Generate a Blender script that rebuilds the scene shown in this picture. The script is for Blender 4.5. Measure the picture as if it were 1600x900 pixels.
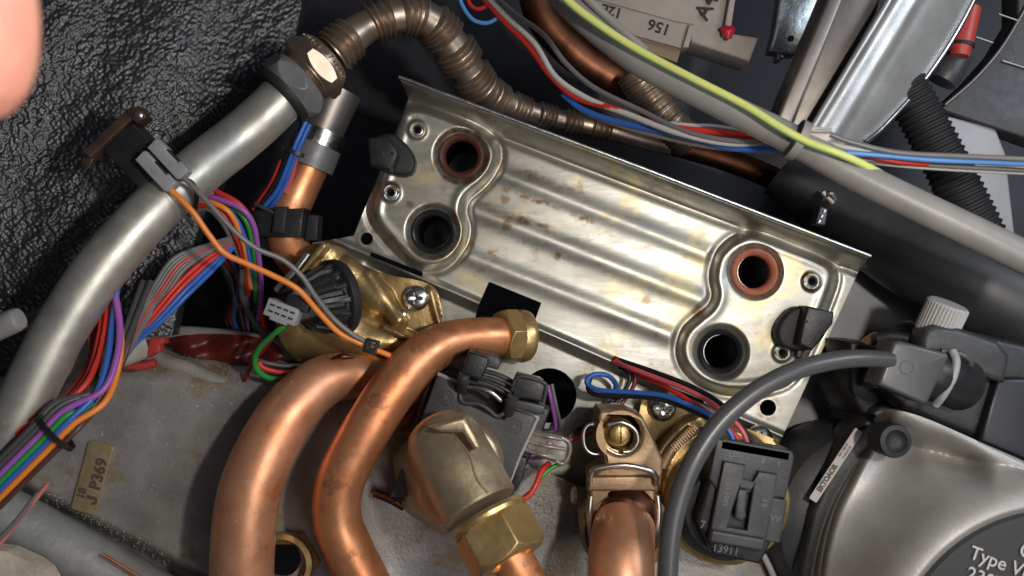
import bpy, bmesh, math, random
import numpy as np
from mathutils import Vector, Matrix, noise as mnoise

random.seed(7)
for o in list(bpy.data.objects):
    bpy.data.objects.remove(o)
SC = bpy.context.scene
COL = SC.collection
K = 0.000175          # one unit of the sketch plane in metres
D = 1371.0            # camera distance from the mounting plate, in the same unit

# ------------------------------------------------------------------ camera
cd = bpy.data.cameras.new('camera'); cam = bpy.data.objects.new('camera', cd); COL.objects.link(cam)
cam.location = (0, 0, D * K)
cd.sensor_width = 36; cd.lens = 36 * D / 1600.0
cd.clip_start = 0.002; cd.clip_end = 20
cd.dof.use_dof = True; cd.dof.focus_distance = (D - 60) * K; cd.dof.aperture_fstop = 22
SC.camera = cam
# ------------------------------------------------------------------ world
w = bpy.data.worlds.new('World'); SC.world = w; w.use_nodes = True
w.node_tree.nodes['Background'].inputs[0].default_value = (0.80, 0.86, 1.0, 1)
w.node_tree.nodes['Background'].inputs[1].default_value = 0.042
# ------------------------------------------------------------------ lamps
def area(name, loc, target, sx, sy, power, col, roll=0.0, spread=180):
    l = bpy.data.lights.new(name, 'AREA'); l.shape = 'RECTANGLE'; l.size = sx * K; l.size_y = sy * K
    l.energy = power; l.color = col; l.spread = math.radians(spread)
    o = bpy.data.objects.new(name, l); COL.objects.link(o)
    o.location = Vector(loc) * K
    d = (Vector(target) - Vector(loc)).normalized()
    q = d.to_track_quat('-Z', 'Y')
    o.rotation_euler = (q.to_matrix() @ Matrix.Rotation(roll, 3, 'Z')).to_euler()
    return o
def point(name, loc, power, col, rad):
    l = bpy.data.lights.new(name, 'POINT'); l.energy = power; l.color = col; l.shadow_soft_size = rad * K
    o = bpy.data.objects.new(name, l); COL.objects.link(o); o.location = Vector(loc) * K
    return o
area('ceiling_lamp', (900, -470, 1900), (360, -100, 0), 900, 1200, 0.30, (1.0, 0.97, 0.93), math.radians(-43))
point('phone_torch', (470, 90, 1380), 0.98, (1.0, 0.94, 0.86), 38)
area('cool_side_fill', (1750, 700, 1500), (500, 50, -50), 700, 700, 0.48, (0.78, 0.88, 1.0))  # added cool fill lamp from the right; no actual window there
SC.view_settings.view_transform = 'Standard'; SC.view_settings.look = 'None'
SC.view_settings.gamma = 1; SC.view_settings.exposure = 0
SC.render.engine = 'CYCLES'
SC.cycles.max_bounces = 6

# ------------------------------------------------------------------ materials
def L(c):
    return (c[0], c[1], c[2], 1)
def mat(name, base, base2=None, metal=0.0, rough=0.5, rough2=None, nsize=40, ndetail=4, bump=0.0, bsize=4,
        stretch=None, spots=None, coat=0.0, spec=0.5, emis=None, fine=0.0, dust=0.0):
    """base/base2 mixed by noise of feature size nsize; bump of feature size bsize; spots=(colour, size, threshold)"""
    m = bpy.data.materials.new(name); m.use_nodes = True
    nt = m.node_tree; N = nt.nodes; Lk = nt.links
    b = N['Principled BSDF']
    b.inputs['Metallic'].default_value = metal; b.inputs['Roughness'].default_value = rough
    b.inputs['Base Color'].default_value = L(base)
    b.inputs['Specular IOR Level'].default_value = spec
    b.inputs['Coat Weight'].default_value = coat; b.inputs['Coat Roughness'].default_value = 0.2
    tc = N.new('ShaderNodeTexCoord'); mp = N.new('ShaderNodeMapping'); Lk.new(tc.outputs['Object'], mp.inputs[0])
    if stretch: 
        mp.inputs['Rotation'].default_value[2] = stretch[1]
        mp.inputs['Scale'].default_value = (stretch[0], 1, 1)
    def nz(size, det=4, ro=0.6, off=0, raw=False):
        n = N.new('ShaderNodeTexNoise'); n.inputs['Scale'].default_value = 1 / (size * K)
        n.inputs['Detail'].default_value = det; n.inputs['Roughness'].default_value = ro
        if raw: Lk.new(tc.outputs['Object'], n.inputs['Vector'])
        else: Lk.new(mp.outputs[0], n.inputs['Vector'])
        return n.outputs['Fac']
    def ramp(src, a, c, lo, hi):
        r = N.new('ShaderNodeValToRGB'); r.color_ramp.elements[0].position = a; r.color_ramp.elements[1].position = c
        r.color_ramp.elements[0].color = lo; r.color_ramp.elements[1].color = hi; Lk.new(src, r.inputs[0]); return r.outputs[0]
    col = None
    if base2:
        col = ramp(nz(nsize, ndetail), 0.36, 0.66, L(base), L(base2))
    def mixc(fac, c1, c2):
        x = N.new('ShaderNodeMix'); x.data_type = 'RGBA'
        Lk.new(fac, x.inputs[0])
        if isinstance(c1, tuple): x.inputs[6].default_value = c1
        else: Lk.new(c1, x.inputs[6])
        if isinstance(c2, tuple): x.inputs[7].default_value = c2
        else: Lk.new(c2, x.inputs[7])
        return x.outputs[2]
    if spots:
        for (sc, ss, th) in (spots if isinstance(spots, list) else [spots]):
            f = ramp(nz(ss, 5, 0.65, raw=True), th, th + 0.09, (0, 0, 0, 1), (1, 1, 1, 1))
            col = mixc(f, col or L(base), L(sc))
    if dust:
        f = ramp(nz(5, 2, 0.5, raw=True), 0.70, 0.76, (0, 0, 0, 1), (dust, dust, dust, 1))
        col = mixc(f, col or L(base), (0.55, 0.52, 0.48, 1))
        mt = N.new('ShaderNodeMath'); mt.operation = 'SUBTRACT'; mt.inputs[0].default_value = metal; Lk.new(f, mt.inputs[1]); mt.use_clamp = True
        Lk.new(mt.outputs[0], b.inputs['Metallic'])
    if col: Lk.new(col, b.inputs['Base Color'])
    if rough2 is not None:
        mr = N.new('ShaderNodeMapRange'); Lk.new(nz(nsize * 0.6, 5), mr.inputs[0])
        mr.inputs[1].default_value = 0.35; mr.inputs[2].default_value = 0.65
        mr.inputs[3].default_value = rough; mr.inputs[4].default_value = rough2
        Lk.new(mr.outputs[0], b.inputs['Roughness'])
    if bump:
        bp = N.new('ShaderNodeBump'); bp.inputs['Strength'].default_value = 1.0; bp.inputs['Distance'].default_value = bump * K
        Lk.new(nz(bsize, 3), bp.inputs['Height']); Lk.new(bp.outputs[0], b.inputs['Normal'])
        if fine:
            b2 = N.new('ShaderNodeBump'); b2.inputs['Distance'].default_value = fine * K; Lk.new(nz(bsize * 8, 3, 0.5, raw=True), b2.inputs['Height'])
            Lk.new(b2.outputs[0], bp.inputs['Normal'])
    if emis:
        b.inputs['Emission Color'].default_value = L(emis); b.inputs['Emission Strength'].default_value = 1
    return m
M = {}
M['zinc'] = mat('zinc plated steel', (0.46, 0.45, 0.405), (0.36, 0.35, 0.31), metal=0.85, rough=0.34, rough2=0.48, nsize=45, bump=0.2, bsize=9, fine=0.25,
                stretch=(0.25, math.radians(21)), spots=[((0.52, 0.45, 0.29), 90, 0.56), ((0.33, 0.26, 0.17), 40, 0.64), ((0.66, 0.64, 0.58), 5, 0.66), ((0.22, 0.15, 0.08), 9, 0.70)], dust=0.15)
M['zinc2'] = mat('zinc plate bluish', (0.68, 0.70, 0.66), (0.46, 0.50, 0.52), metal=1, rough=0.3, rough2=0.42, nsize=30, bump=0.5, bsize=9,
                 spots=[((0.70, 0.62, 0.36), 60, 0.56), ((0.28, 0.32, 0.50), 70, 0.62)])
M['steel'] = mat('steel pipe', (0.56, 0.545, 0.49), (0.42, 0.41, 0.375), metal=0.7, rough=0.38, rough2=0.5, nsize=45, bump=0.12, bsize=3, spots=((0.32, 0.26, 0.20), 60, 0.66), dust=0.5)
M['bright'] = mat('bright steel', (0.75, 0.75, 0.74), (0.6, 0.6, 0.6), metal=1, rough=0.22, rough2=0.3, nsize=20)
M['wiresteel'] = mat('spring wire', (0.55, 0.53, 0.5), metal=1, rough=0.3)
M['copper'] = mat('copper pipe', (0.86, 0.38, 0.185), (0.70, 0.26, 0.11), metal=0.75, rough=0.34, rough2=0.52, nsize=60, bump=0.12, bsize=5, fine=0.4,
                  spots=[((0.42, 0.18, 0.10), 38, 0.57), ((0.24, 0.13, 0.09), 9, 0.65), ((0.80, 0.50, 0.36), 50, 0.66)], dust=0.35)
M['copperpink'] = mat('dull copper pipe', (0.85, 0.43, 0.25), (0.72, 0.30, 0.15), metal=0.7, rough=0.36, rough2=0.50, nsize=70, bump=0.15, bsize=4,
                      spots=[((0.62, 0.24, 0.09), 70, 0.58), ((0.34, 0.16, 0.10), 10, 0.65)], dust=0.6)
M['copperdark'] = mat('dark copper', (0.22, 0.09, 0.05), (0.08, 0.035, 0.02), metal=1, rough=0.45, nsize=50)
M['brass'] = mat('brass', (0.66, 0.46, 0.20), (0.52, 0.36, 0.15), metal=0.8, rough=0.3, rough2=0.42, nsize=40, bump=0.5, bsize=10)
M['brassdull'] = mat('weathered brass casting', (0.60, 0.48, 0.32), (0.48, 0.37, 0.235), metal=0.78, rough=0.32, rough2=0.5, nsize=50, bump=0.4, bsize=9,
                     spots=((0.66, 0.44, 0.16), 40, 0.63), dust=0.2)
M['brasscast'] = mat('brass casting', (0.52, 0.37, 0.17), (0.38, 0.25, 0.11), metal=0.75, rough=0.34, rough2=0.48, nsize=60, bump=0.8, bsize=12)
M['bronze'] = mat('bronzed steel', (0.50, 0.41, 0.33), (0.38, 0.29, 0.22), metal=0.88, rough=0.34, rough2=0.42, nsize=40, bump=0.12, bsize=10)
M['orangecast'] = mat('oxidised brass block', (0.46, 0.31, 0.18), (0.32, 0.21, 0.13), metal=0.75, rough=0.42, rough2=0.52, nsize=50, bump=0.4, bsize=4,
                      spots=[((0.60, 0.30, 0.07), 40, 0.60), ((0.16, 0.09, 0.05), 14, 0.63)], dust=0.3)
M['nut_black'] = mat('black zinc nut', (0.17, 0.17, 0.175), (0.21, 0.21, 0.21), metal=0.3, rough=0.4, rough2=0.5, nsize=30, bump=0.3, bsize=5, spots=((0.4, 0.38, 0.33), 30, 0.72))
M['black'] = mat('black plastic', (0.014, 0.014, 0.015), (0.02, 0.02, 0.021), rough=0.38, rough2=0.5, nsize=30, bump=0.3, bsize=4, dust=0.25)
M['blackmatt'] = mat('matt black rubber', (0.016, 0.016, 0.017), rough=0.6, bump=0.3, bsize=6)
M['darkgrey'] = mat('dark grey plastic', (0.036, 0.036, 0.039), (0.048, 0.048, 0.05), rough=0.4, rough2=0.5, nsize=30, bump=0.3, bsize=4, dust=0.15)
M['cable'] = mat('grey cable sheath', (0.075, 0.075, 0.078), rough=0.33, bump=0.15, bsize=6, dust=0.1)
M['greyplastic'] = mat('grey plastic', (0.29, 0.295, 0.305), (0.34, 0.345, 0.35), rough=0.45, nsize=20, bump=0.3, bsize=4)
M['lightgrey'] = mat('light grey sheath', (0.29, 0.275, 0.26), (0.23, 0.22, 0.21), rough=0.42, nsize=60, bump=0.3, bsize=10, dust=0.3)
M['platedark'] = mat('dark printed plate', (0.035, 0.035, 0.037), rough=0.7)
M['ribgrey'] = mat('pale grey knob', (0.42, 0.41, 0.40), rough=0.5)
M['foam'] = None
M['cover'] = mat('grimy sheet metal', (0.29, 0.275, 0.26), (0.45, 0.425, 0.40), metal=0.35, rough=0.36, rough2=0.52, nsize=110, bump=0.45, bsize=3.5, fine=1.2,
                 spots=[((0.34, 0.26, 0.17), 90, 0.54), ((0.12, 0.10, 0.09), 60, 0.64), ((0.46, 0.44, 0.42), 5, 0.60), ((0.09, 0.08, 0.08), 6, 0.68)], dust=0.8)
M['coverlight'] = mat('dusty sheet edge', (0.50, 0.46, 0.42), (0.34, 0.315, 0.285), metal=0.3, rough=0.5, nsize=50, bump=1.2, bsize=6, dust=0.9)
M['greypipe'] = mat('grey painted tube', (0.52, 0.52, 0.50), (0.40, 0.40, 0.385), metal=0.5, rough=0.4, rough2=0.5, nsize=50, bump=0.6, bsize=8, spots=((0.34, 0.24, 0.12), 50, 0.64), dust=0.3)
M['cream'] = mat('cream casting', (0.66, 0.57, 0.46), (0.5, 0.42, 0.34), rough=0.6, nsize=30, bump=1.2, bsize=10)
M['alu'] = mat('cast aluminium', (0.44, 0.42, 0.40), (0.36, 0.34, 0.32), metal=0.4, rough=0.44, rough2=0.55, nsize=70, bump=0.3, bsize=3.5, fine=0.3,
               spots=((0.42, 0.34, 0.27), 90, 0.60), dust=0.15)
M['alusheet'] = mat('dull aluminium sheet', (0.58, 0.58, 0.57), (0.44, 0.435, 0.43), metal=0.6, rough=0.34, rough2=0.45, nsize=80, bump=0.3, bsize=14, spots=((0.42, 0.37, 0.25), 50, 0.64))
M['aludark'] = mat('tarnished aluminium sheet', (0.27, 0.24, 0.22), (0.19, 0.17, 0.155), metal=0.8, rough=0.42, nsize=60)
M['casing'] = mat('grey painted casing', (0.28, 0.28, 0.29), (0.34, 0.34, 0.35), rough=0.4, nsize=90, bump=0.5, bsize=20)
M['casingdark'] = mat('dark casing', (0.014, 0.014, 0.019), (0.024, 0.024, 0.032), rough=0.5, nsize=120)
M['rubberhose'] = mat('black rubber hose', (0.022, 0.022, 0.024), (0.04, 0.04, 0.042), rough=0.42, nsize=120)
M['card'] = mat('pale cardboard label', (0.34, 0.29, 0.26), (0.29, 0.25, 0.22), rough=0.7, nsize=60)
M['tan'] = mat('tan board', (0.22, 0.15, 0.09), rough=0.7)
M['beigeblock'] = mat('beige plastic block', (0.36, 0.31, 0.28), (0.30, 0.27, 0.24), rough=0.6, nsize=30)
M['ink'] = mat('black ink', (0.02, 0.018, 0.02), rough=0.7)
M['redpaint'] = mat('red sealing paint', (0.45, 0.01, 0.03), rough=0.4)
M['redplastic'] = mat('red plastic', (0.48, 0.055, 0.045), (0.38, 0.04, 0.035), rough=0.42, nsize=20)
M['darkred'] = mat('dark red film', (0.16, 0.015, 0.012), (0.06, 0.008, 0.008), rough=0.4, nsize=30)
M['labelbrass'] = mat('varnished brass tag', (0.42, 0.30, 0.15), (0.52, 0.42, 0.27), metal=0.5, rough=0.4, nsize=30, bump=0.3, bsize=9, spots=((0.27, 0.16, 0.06), 25, 0.6))
M['sticker'] = mat('pale sticker', (0.52, 0.47, 0.45), rough=0.55)
M['printdark'] = mat('dark print', (0.10, 0.075, 0.05), rough=0.6)
M['printpale'] = mat('pale print', (0.50, 0.45, 0.42), rough=0.6)
M['moulded'] = mat('moulded lettering', (0.11, 0.11, 0.115), rough=0.4)
M['seal_black'] = mat('black rubber seal', (0.016, 0.016, 0.018), rough=0.28, bump=0.3, bsize=8)
M['seal_copper'] = mat('copper coloured fibre seal', (0.50, 0.17, 0.10), (0.40, 0.13, 0.08), rough=0.45, nsize=20)
M['seal_brown'] = mat('dark brown seal', (0.10, 0.035, 0.025), rough=0.4)
M['bore'] = mat('dark bore', (0.012, 0.014, 0.02), rough=0.35)
M['clearplastic'] = mat('smoky clear plastic', (0.26, 0.23, 0.20), (0.14, 0.12, 0.10), rough=0.12, nsize=15, coat=1, bump=1, bsize=8)
M['rustmetal'] = mat('rusty clip', (0.17, 0.12, 0.09), (0.10, 0.06, 0.045), metal=0.7, rough=0.42, nsize=25)
M['skin'] = mat('skin', (0.74, 0.36, 0.26), (0.66, 0.27, 0.20), rough=0.5, nsize=60, bump=2, bsize=10)
M['nail'] = mat('finger nail', (0.78, 0.45, 0.37), rough=0.3)
M['navy'] = mat('navy plastic', (0.010, 0.012, 0.020), rough=0.4)
b = M['skin'].node_tree.nodes['Principled BSDF']; b.inputs['Subsurface Weight'].default_value = 0.3; b.inputs['Subsurface Radius'].default_value = (0.004, 0.0015, 0.001)
def add_stain(m, c):
    nt = m.node_tree; N = nt.nodes; Lk = nt.links; b = N['Principled BSDF']
    at = N.new('ShaderNodeAttribute'); at.attribute_name = 'stain'
    x = N.new('ShaderNodeMix'); x.data_type = 'RGBA'; src = b.inputs['Base Color'].links[0].from_socket
    Lk.new(at.outputs['Fac'], x.inputs[0]); Lk.new(src, x.inputs[6]); x.inputs[7].default_value = L(c); Lk.new(x.outputs[2], b.inputs['Base Color'])
add_stain(M['zinc'], (0.20, 0.11, 0.045))
WC = {'red': (0.62, 0.035, 0.025), 'darkred': (0.22, 0.012, 0.012), 'orange': (0.85, 0.25, 0.04), 'grey': (0.17, 0.16, 0.155), 'darkgrey': (0.075, 0.07, 0.072),
      'blue': (0.035, 0.13, 0.48), 'lightblue': (0.10, 0.28, 0.62), 'green': (0.03, 0.30, 0.05), 'violet': (0.34, 0.10, 0.42), 'white': (0.52, 0.50, 0.48),
      'black': (0.015, 0.015, 0.016), 'pink': (0.60, 0.10, 0.12), 'yellow': (0.62, 0.66, 0.20), 'brown': (0.09, 0.04, 0.03), 'limegreen': (0.22, 0.45, 0.14), 'rose': (0.55, 0.2, 0.18)}
for k_, c_ in WC.items():
    M['w_' + k_] = mat(k_ + ' wire insulation', c_, rough=0.38, bump=0.15, bsize=8)

def foam_mat():
    m = mat('black embossed foam', (0.016, 0.0155, 0.018), (0.024, 0.023, 0.026), rough=0.34, rough2=0.42, nsize=60, bump=0.2, bsize=3.0, spec=0.6, coat=0.0, dust=0.1)
    return m
M['foam'] = foam_mat()

# ------------------------------------------------------------------ geometry helpers
def S(h): return (D - h) / D
def W(px, py, h):
    s = S(h); return Vector(((px - 800) * s * K, (450 - py) * s * K, h * K))
ROOT = {}
def rootloc(p):
    while p.parent: p = p.parent
    return p.location.copy()
def thing(name, label, cat, loc, group=None):
    o = bpy.data.objects.new(name, None); COL.objects.link(o); o.empty_display_size = 0.005
    o.location = loc; o['label'] = label; o['category'] = cat
    if group: o['group'] = group
    return o
def tag(o, label, cat, group=None):
    o['label'] = label; o['category'] = cat
    if group: o['group'] = group
    return o
def finish(name, me, m, parent=None, smooth=35, label=None):
    off = rootloc(parent) if parent else None
    if off is None:
        n = len(me.vertices); co = np.empty(n * 3, dtype=np.float32); me.vertices.foreach_get('co', co); co = co.reshape(-1, 3)
        off = Vector(((co[:, 0].min() + co[:, 0].max()) / 2, (co[:, 1].min() + co[:, 1].max()) / 2, co[:, 2].min()))
        off = Vector([float(c) for c in off])
    me.transform(Matrix.Translation(-off))
    if m is not None and len(me.materials) == 0:
        for mm in (m if isinstance(m, (list, tuple)) else [m]): me.materials.append(mm)
    if smooth:
        me.shade_smooth()
        if smooth < 180: me.set_sharp_from_angle(angle=math.radians(smooth))
    o = bpy.data.objects.new(name, me); COL.objects.link(o)
    if parent: o.parent = parent
    else: o.location = off
    if label: o['label'] = label
    return o
def mesh(name, verts, faces, m, parent=None, smooth=35, label=None, midx=None):
    me = bpy.data.meshes.new(name); me.from_pydata([tuple(v) for v in verts], [], faces)
    bm = bmesh.new(); bm.from_mesh(me); bmesh.ops.recalc_face_normals(bm, faces=bm.faces); bm.to_mesh(me); bm.free()
    if midx is not None:
        me.polygons.foreach_set('material_index', midx)
    return finish(name, me, m, parent, smooth, label)
def crom(pts, per=8, closed=False):
    P = [np.array(p, dtype=float) for p in pts]; n = len(P); out = []
    if n < 3 and not closed: 
        return [P[0] + (P[1] - P[0]) * t / per for t in range(per + 1)]
    rng = range(n) if closed else range(n - 1)
    for i in rng:
        if closed: p0, p1, p2, p3 = P[(i - 1) % n], P[i], P[(i + 1) % n], P[(i + 2) % n]
        else: p0, p1, p2, p3 = P[max(i - 1, 0)], P[i], P[i + 1], P[min(i + 2, n - 1)]
        if not closed and i == 0: p0 = 2 * p1 - p2
        if not closed and i == n - 2: p3 = 2 * p2 - p1
        for k in range(per):
            t = k / per
            out.append(0.5 * ((2 * p1) + (p2 - p0) * t + (2 * p0 - 5 * p1 + 4 * p2 - p3) * t * t + (3 * p1 - p0 - 3 * p2 + p3) * t ** 3))
    if not closed: out.append(P[-1])
    return out
def tube(name, pts, r, m, parent=None, n=14, per=8, label=None, rfun=None, caps=True, stripe=None, flat=None, straight=False, wob=0):
    """pts (px,py,h[,r]); r is how wide it looks at its own distance; converted to a real radius"""
    P = [tuple(p) + ((r,) if len(p) == 3 else ()) for p in pts]
    C = [np.array(p, float) for p in P] if straight else crom(P, per)
    W3 = []; R = []
    for c in C:
        W3.append(W(c[0], c[1], c[2])); R.append(c[3] * S(c[2]) * K)
    if rfun:      # resample by arc length
        acc = [0]
        for a, b_ in zip(W3[:-1], W3[1:]): acc.append(acc[-1] + (b_ - a).length)
        L_ = acc[-1]; ns = max(8, int(L_ / K / 1.15)); nw = []; nr = []; j = 0
        for i in range(ns + 1):
            s_ = L_ * i / ns
            while j < len(acc) - 2 and acc[j + 1] < s_: j += 1
            t = (s_ - acc[j]) / max(1e-12, acc[j + 1] - acc[j])
            nw.append(W3[j].lerp(W3[j + 1], t)); nr.append((R[j] * (1 - t) + R[j + 1] * t) * rfun(s_ / K, L_ / K))
        W3, R = nw, nr
    verts = []; faces = []; nor = None; midx = []
    for i, p in enumerate(W3):
        t = (W3[min(i + 1, len(W3) - 1)] - W3[max(i - 1, 0)]).normalized()
        if nor is None:
            nor = t.cross(Vector((0, 0, 1)));
            if nor.length < 1e-4: nor = t.cross(Vector((1, 0, 0)))
            nor.normalize()
        else:
            nor = (nor - t * nor.dot(t)).normalized()
        bi = t.cross(nor)
        for k in range(n):
            a = 2 * math.pi * k / n
            rr = R[i]
            if wob: rr *= 1 + wob * mnoise.noise(p * (1 / (30 * K)) + Vector((k * .3, 0, 0)))
            verts.append(p + (nor * math.cos(a) + bi * math.sin(a)) * rr)
    nn = len(W3)
    for i in range(nn - 1):
        for k in range(n):
            faces.append((i * n + k, i * n + (k + 1) % n, (i + 1) * n + (k + 1) % n, (i + 1) * n + k))
            if stripe:
                ph = (k / n + i * stripe[1] - stripe[2]) % 1.0
                midx.append(1 if ph < stripe[0] else 0)
            else: midx.append(0)
    if caps:
        faces.append(tuple(range(n - 1, -1, -1))); faces.append(tuple(range((nn - 1) * n, nn * n))); midx += [0, 0]
    me = bpy.data.meshes.new(name); me.from_pydata([tuple(v) for v in verts], [], faces)
    if stripe: me.polygons.foreach_set('material_index', midx)
    me.update()
    return finish(name, me, m, parent, 50, label)
def frame(px, py, h, ax=(0, 0, 1), up=(0, 1, 0)):
    z = Vector(ax).normalized(); u = Vector(up); x = u.cross(z)
    if x.length < 1e-5: x = Vector((1, 0, 0)).cross(z)
    x.normalize(); y = z.cross(x); o = W(px, py, h)
    mt = Matrix((x, y, z)).transposed().to_4x4(); mt.translation = o
    s = S(h) * K
    return mt @ Matrix.Scale(s, 4)
def flatframe(px, py, h, deg=0):
    """faces the camera, local x turned by deg (clockwise on the picture)"""
    return frame(px, py, h) @ Matrix.Rotation(-math.radians(deg), 4, 'Z')
def lathe(name, F, prof, m, parent=None, n=32, rmod=None, label=None, cap=True, smooth=35):
    verts = []; faces = []
    for (r, z) in prof:
        for k in range(n):
            a = 2 * math.pi * k / n; rr = r * (rmod(a, r, z) if rmod else 1)
            verts.append(F @ Vector((rr * math.cos(a), rr * math.sin(a), z)))
    q = len(prof)
    for i in range(q - 1):
        for k in range(n): faces.append((i * n + k, i * n + (k + 1) % n, (i + 1) * n + (k + 1) % n, (i + 1) * n + k))
    if cap == True or cap == 'both':
        faces.append(tuple(range(n - 1, -1, -1))); faces.append(tuple(range((q - 1) * n, q * n)))
    if cap == 'ring':
        for k in range(n): faces.append(((q - 1) * n + k, (q - 1) * n + (k + 1) % n, (k + 1) % n, k))
    return mesh(name, verts, faces, m, parent, smooth, label)
def hexnut(name, F, r, L_, m, parent=None, bore=0.6, label=None, rot=0.0, seg=8, ch=0.42):
    """r = across flats / 2; length L_ along +z, chamfered at both ends"""
    n = 6 * seg; verts = []; faces = []
    def hr(a):
        a = (a - rot) % (math.pi / 3) - math.pi / 6
        return r / math.cos(a)
    rings = [('b', 0), ('f', 0), ('h', 0), ('h', 1), ('f', 1), ('b', 1)]
    for (t, e) in rings:
        for k in range(n):
            a = rot + 2 * math.pi * k / n; R_ = hr(a)
            if t == 'b': rr = r * bore; z = 0
            elif t == 'f': rr = r * 0.97; z = 0
            else: rr = R_; z = (R_ - r * 0.97) * ch * 1.9
            z = z if e == 0 else L_ - z
            verts.append(F @ Vector((rr * math.cos(a), rr * math.sin(a), z)))
    q = len(rings)
    for i in range(q):
        j = (i + 1) % q
        for k in range(n): faces.append((i * n + k, i * n + (k + 1) % n, j * n + (k + 1) % n, j * n + k))
    o = mesh(name, verts, faces, m, parent, 24, label)
    bv = o.modifiers.new('b', 'BEVEL'); bv.width = 1.2 * K; bv.segments = 2; bv.limit_method = 'ANGLE'; bv.angle_limit = math.radians(28)
    return o
def prism(name, polys, z0, z1, F, m, parent=None, bevel=1.5, label=None, res=2):
    """polys in the local units of F (first the outline, then holes); solid from z0 to z1"""
    cu = bpy.data.curves.new(name, 'CURVE'); cu.dimensions = '2D'; cu.fill_mode = 'BOTH'
    for pl in polys:
        sp = cu.splines.new('POLY'); sp.points.add(len(pl) - 1)
        for i, p in enumerate(pl): sp.points[i].co = (p[0], p[1], 0, 1)
        sp.use_cyclic_u = True
    th = (z1 - z0) / 2; bevel = min(bevel, th * 0.95)
    cu.extrude = max(0.001, th - bevel); cu.bevel_depth = bevel; cu.bevel_resolution = res; cu.offset = -bevel
    ob = bpy.data.objects.new('tmp', cu); COL.objects.link(ob)
    me = bpy.data.meshes.new_from_object(ob)
    bpy.data.objects.remove(ob); bpy.data.curves.remove(cu); me.name = name
    me.transform(Matrix.Translation((0, 0, (z0 + z1) / 2))); me.transform(F)
    bm = bmesh.new(); bm.from_mesh(me); bmesh.ops.remove_doubles(bm, verts=bm.verts, dist=1e-7); bmesh.ops.recalc_face_normals(bm, faces=bm.faces); bm.to_mesh(me); bm.free()
    me.materials.clear()
    return finish(name, me, m, parent, 35, label)
def pxprism(name, polys, h0, h1, m, parent=None, bevel=1.5, label=None, smoothpoly=False, per=6):
    """outline given as it looks at its top height h1"""
    s = S(h1); F = Matrix.Scale(K, 4); out = []
    for pl in polys:
        q = crom([(p[0], p[1]) for p in pl], per, True) if smoothpoly else pl
        out.append([((p[0] - 800) * s, (450 - p[1]) * s) for p in q])
    return prism(name, out, h0, h1, F, m, parent, bevel, label)
def rect(x0, y0, x1, y1): return [(x0, y0), (x1, y0), (x1, y1), (x0, y1)]
def rrect(x0, y0, x1, y1, r, n=4):
    out = []
    for (cx, cy, a0) in ((x1 - r, y1 - r, 0), (x0 + r, y1 - r, 90), (x0 + r, y0 + r, 180), (x1 - r, y0 + r, 270)):
        for k in range(n + 1):
            a = math.radians(a0 + 90 * k / n); out.append((cx + r * math.cos(a), cy + r * math.sin(a)))
    return out
def circ(cx, cy, r, n=28): return [(cx + r * math.cos(2 * math.pi * k / n), cy + r * math.sin(2 * math.pi * k / n)) for k in range(n)]
def screw(name, F, r, m, parent=None, slot='cross', label=None, ht=0.55):
    n = 48; verts = []; faces = []; R_ = [0.001, .1, .2, .28, .36, .44, .52, .6, .7, .82, .92, .98, 1.0]
    for q in R_:
        for k in range(n):
            a = 2 * math.pi * k / n; x = q * math.cos(a); y = q * math.sin(a)
            z = ht * math.sqrt(max(0, 1 - (q * 0.93) ** 2.4))
            if slot == 'cross' and q < 0.6 and (abs(x) < 0.13 or abs(y) < 0.13): z -= 0.4 * (1 - q * 0.8)
            if slot == 'line' and abs(x) < 0.15 and q < 1.0: z -= 0.4
            verts.append(F @ Vector((x * r, y * r, z * r)))
    for k in range(n): verts.append(F @ Vector((r * math.cos(2 * math.pi * k / n), r * math.sin(2 * math.pi * k / n), -0.3 * r)))
    for i in range(len(R_)):
        for k in range(n): faces.append((i * n + k, i * n + (k + 1) % n, (i + 1) * n + (k + 1) % n, (i + 1) * n + k))
    faces.append(tuple(range(n)))
    return mesh(name, verts, faces, m, parent, 40, label)
FONT = {}
def text(name, s, F, size, m, parent=None, depth=1.0, mirror=False, label=None, bold=0.0, sx=1.0):
    cu = bpy.data.curves.new(name, 'FONT'); cu.body = s; cu.size = size; cu.extrude = depth / 2; cu.align_x = 'CENTER'; cu.align_y = 'CENTER'; cu.resolution_u = 3
    cu.offset = bold
    ob = bpy.data.objects.new('tmp', cu); COL.objects.link(ob); me = bpy.data.meshes.new_from_object(ob)
    bpy.data.objects.remove(ob); bpy.data.curves.remove(cu); me.name = name
    me.transform(Matrix.Diagonal((-sx if mirror else sx, 1, 1, 1))); me.transform(F); me.materials.clear()
    return finish(name, me, m, parent, 0, label)
_vn = np.random.RandomState(5).rand(512, 512)
def vnoise(x, y):
    xi = np.floor(x).astype(int); yi = np.floor(y).astype(int); fx = x - xi; fy = y - yi
    fx = fx * fx * (3 - 2 * fx); fy = fy * fy * (3 - 2 * fy); g = lambda a, b_: _vn[a % 512, b_ % 512]
    return (g(xi, yi) * (1 - fx) + g(xi + 1, yi) * fx) * (1 - fy) + (g(xi, yi + 1) * (1 - fx) + g(xi + 1, yi + 1) * fx) * fy
_jx = np.random.RandomState(8).rand(256, 256); _jy = np.random.RandomState(9).rand(256, 256)
def cells(x, y):
    xi = np.floor(x).astype(int); yi = np.floor(y).astype(int); best = np.full(x.shape, 9.0)
    for i in (-1, 0, 1):
        for j in (-1, 0, 1):
            cx = xi + i + .15 + .7 * _jx[(xi + i) % 256, (yi + j) % 256]; cy = yi + j + .15 + .7 * _jy[(xi + i) % 256, (yi + j) % 256]
            best = np.minimum(best, (x - cx) ** 2 + (y - cy) ** 2)
    return best
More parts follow.
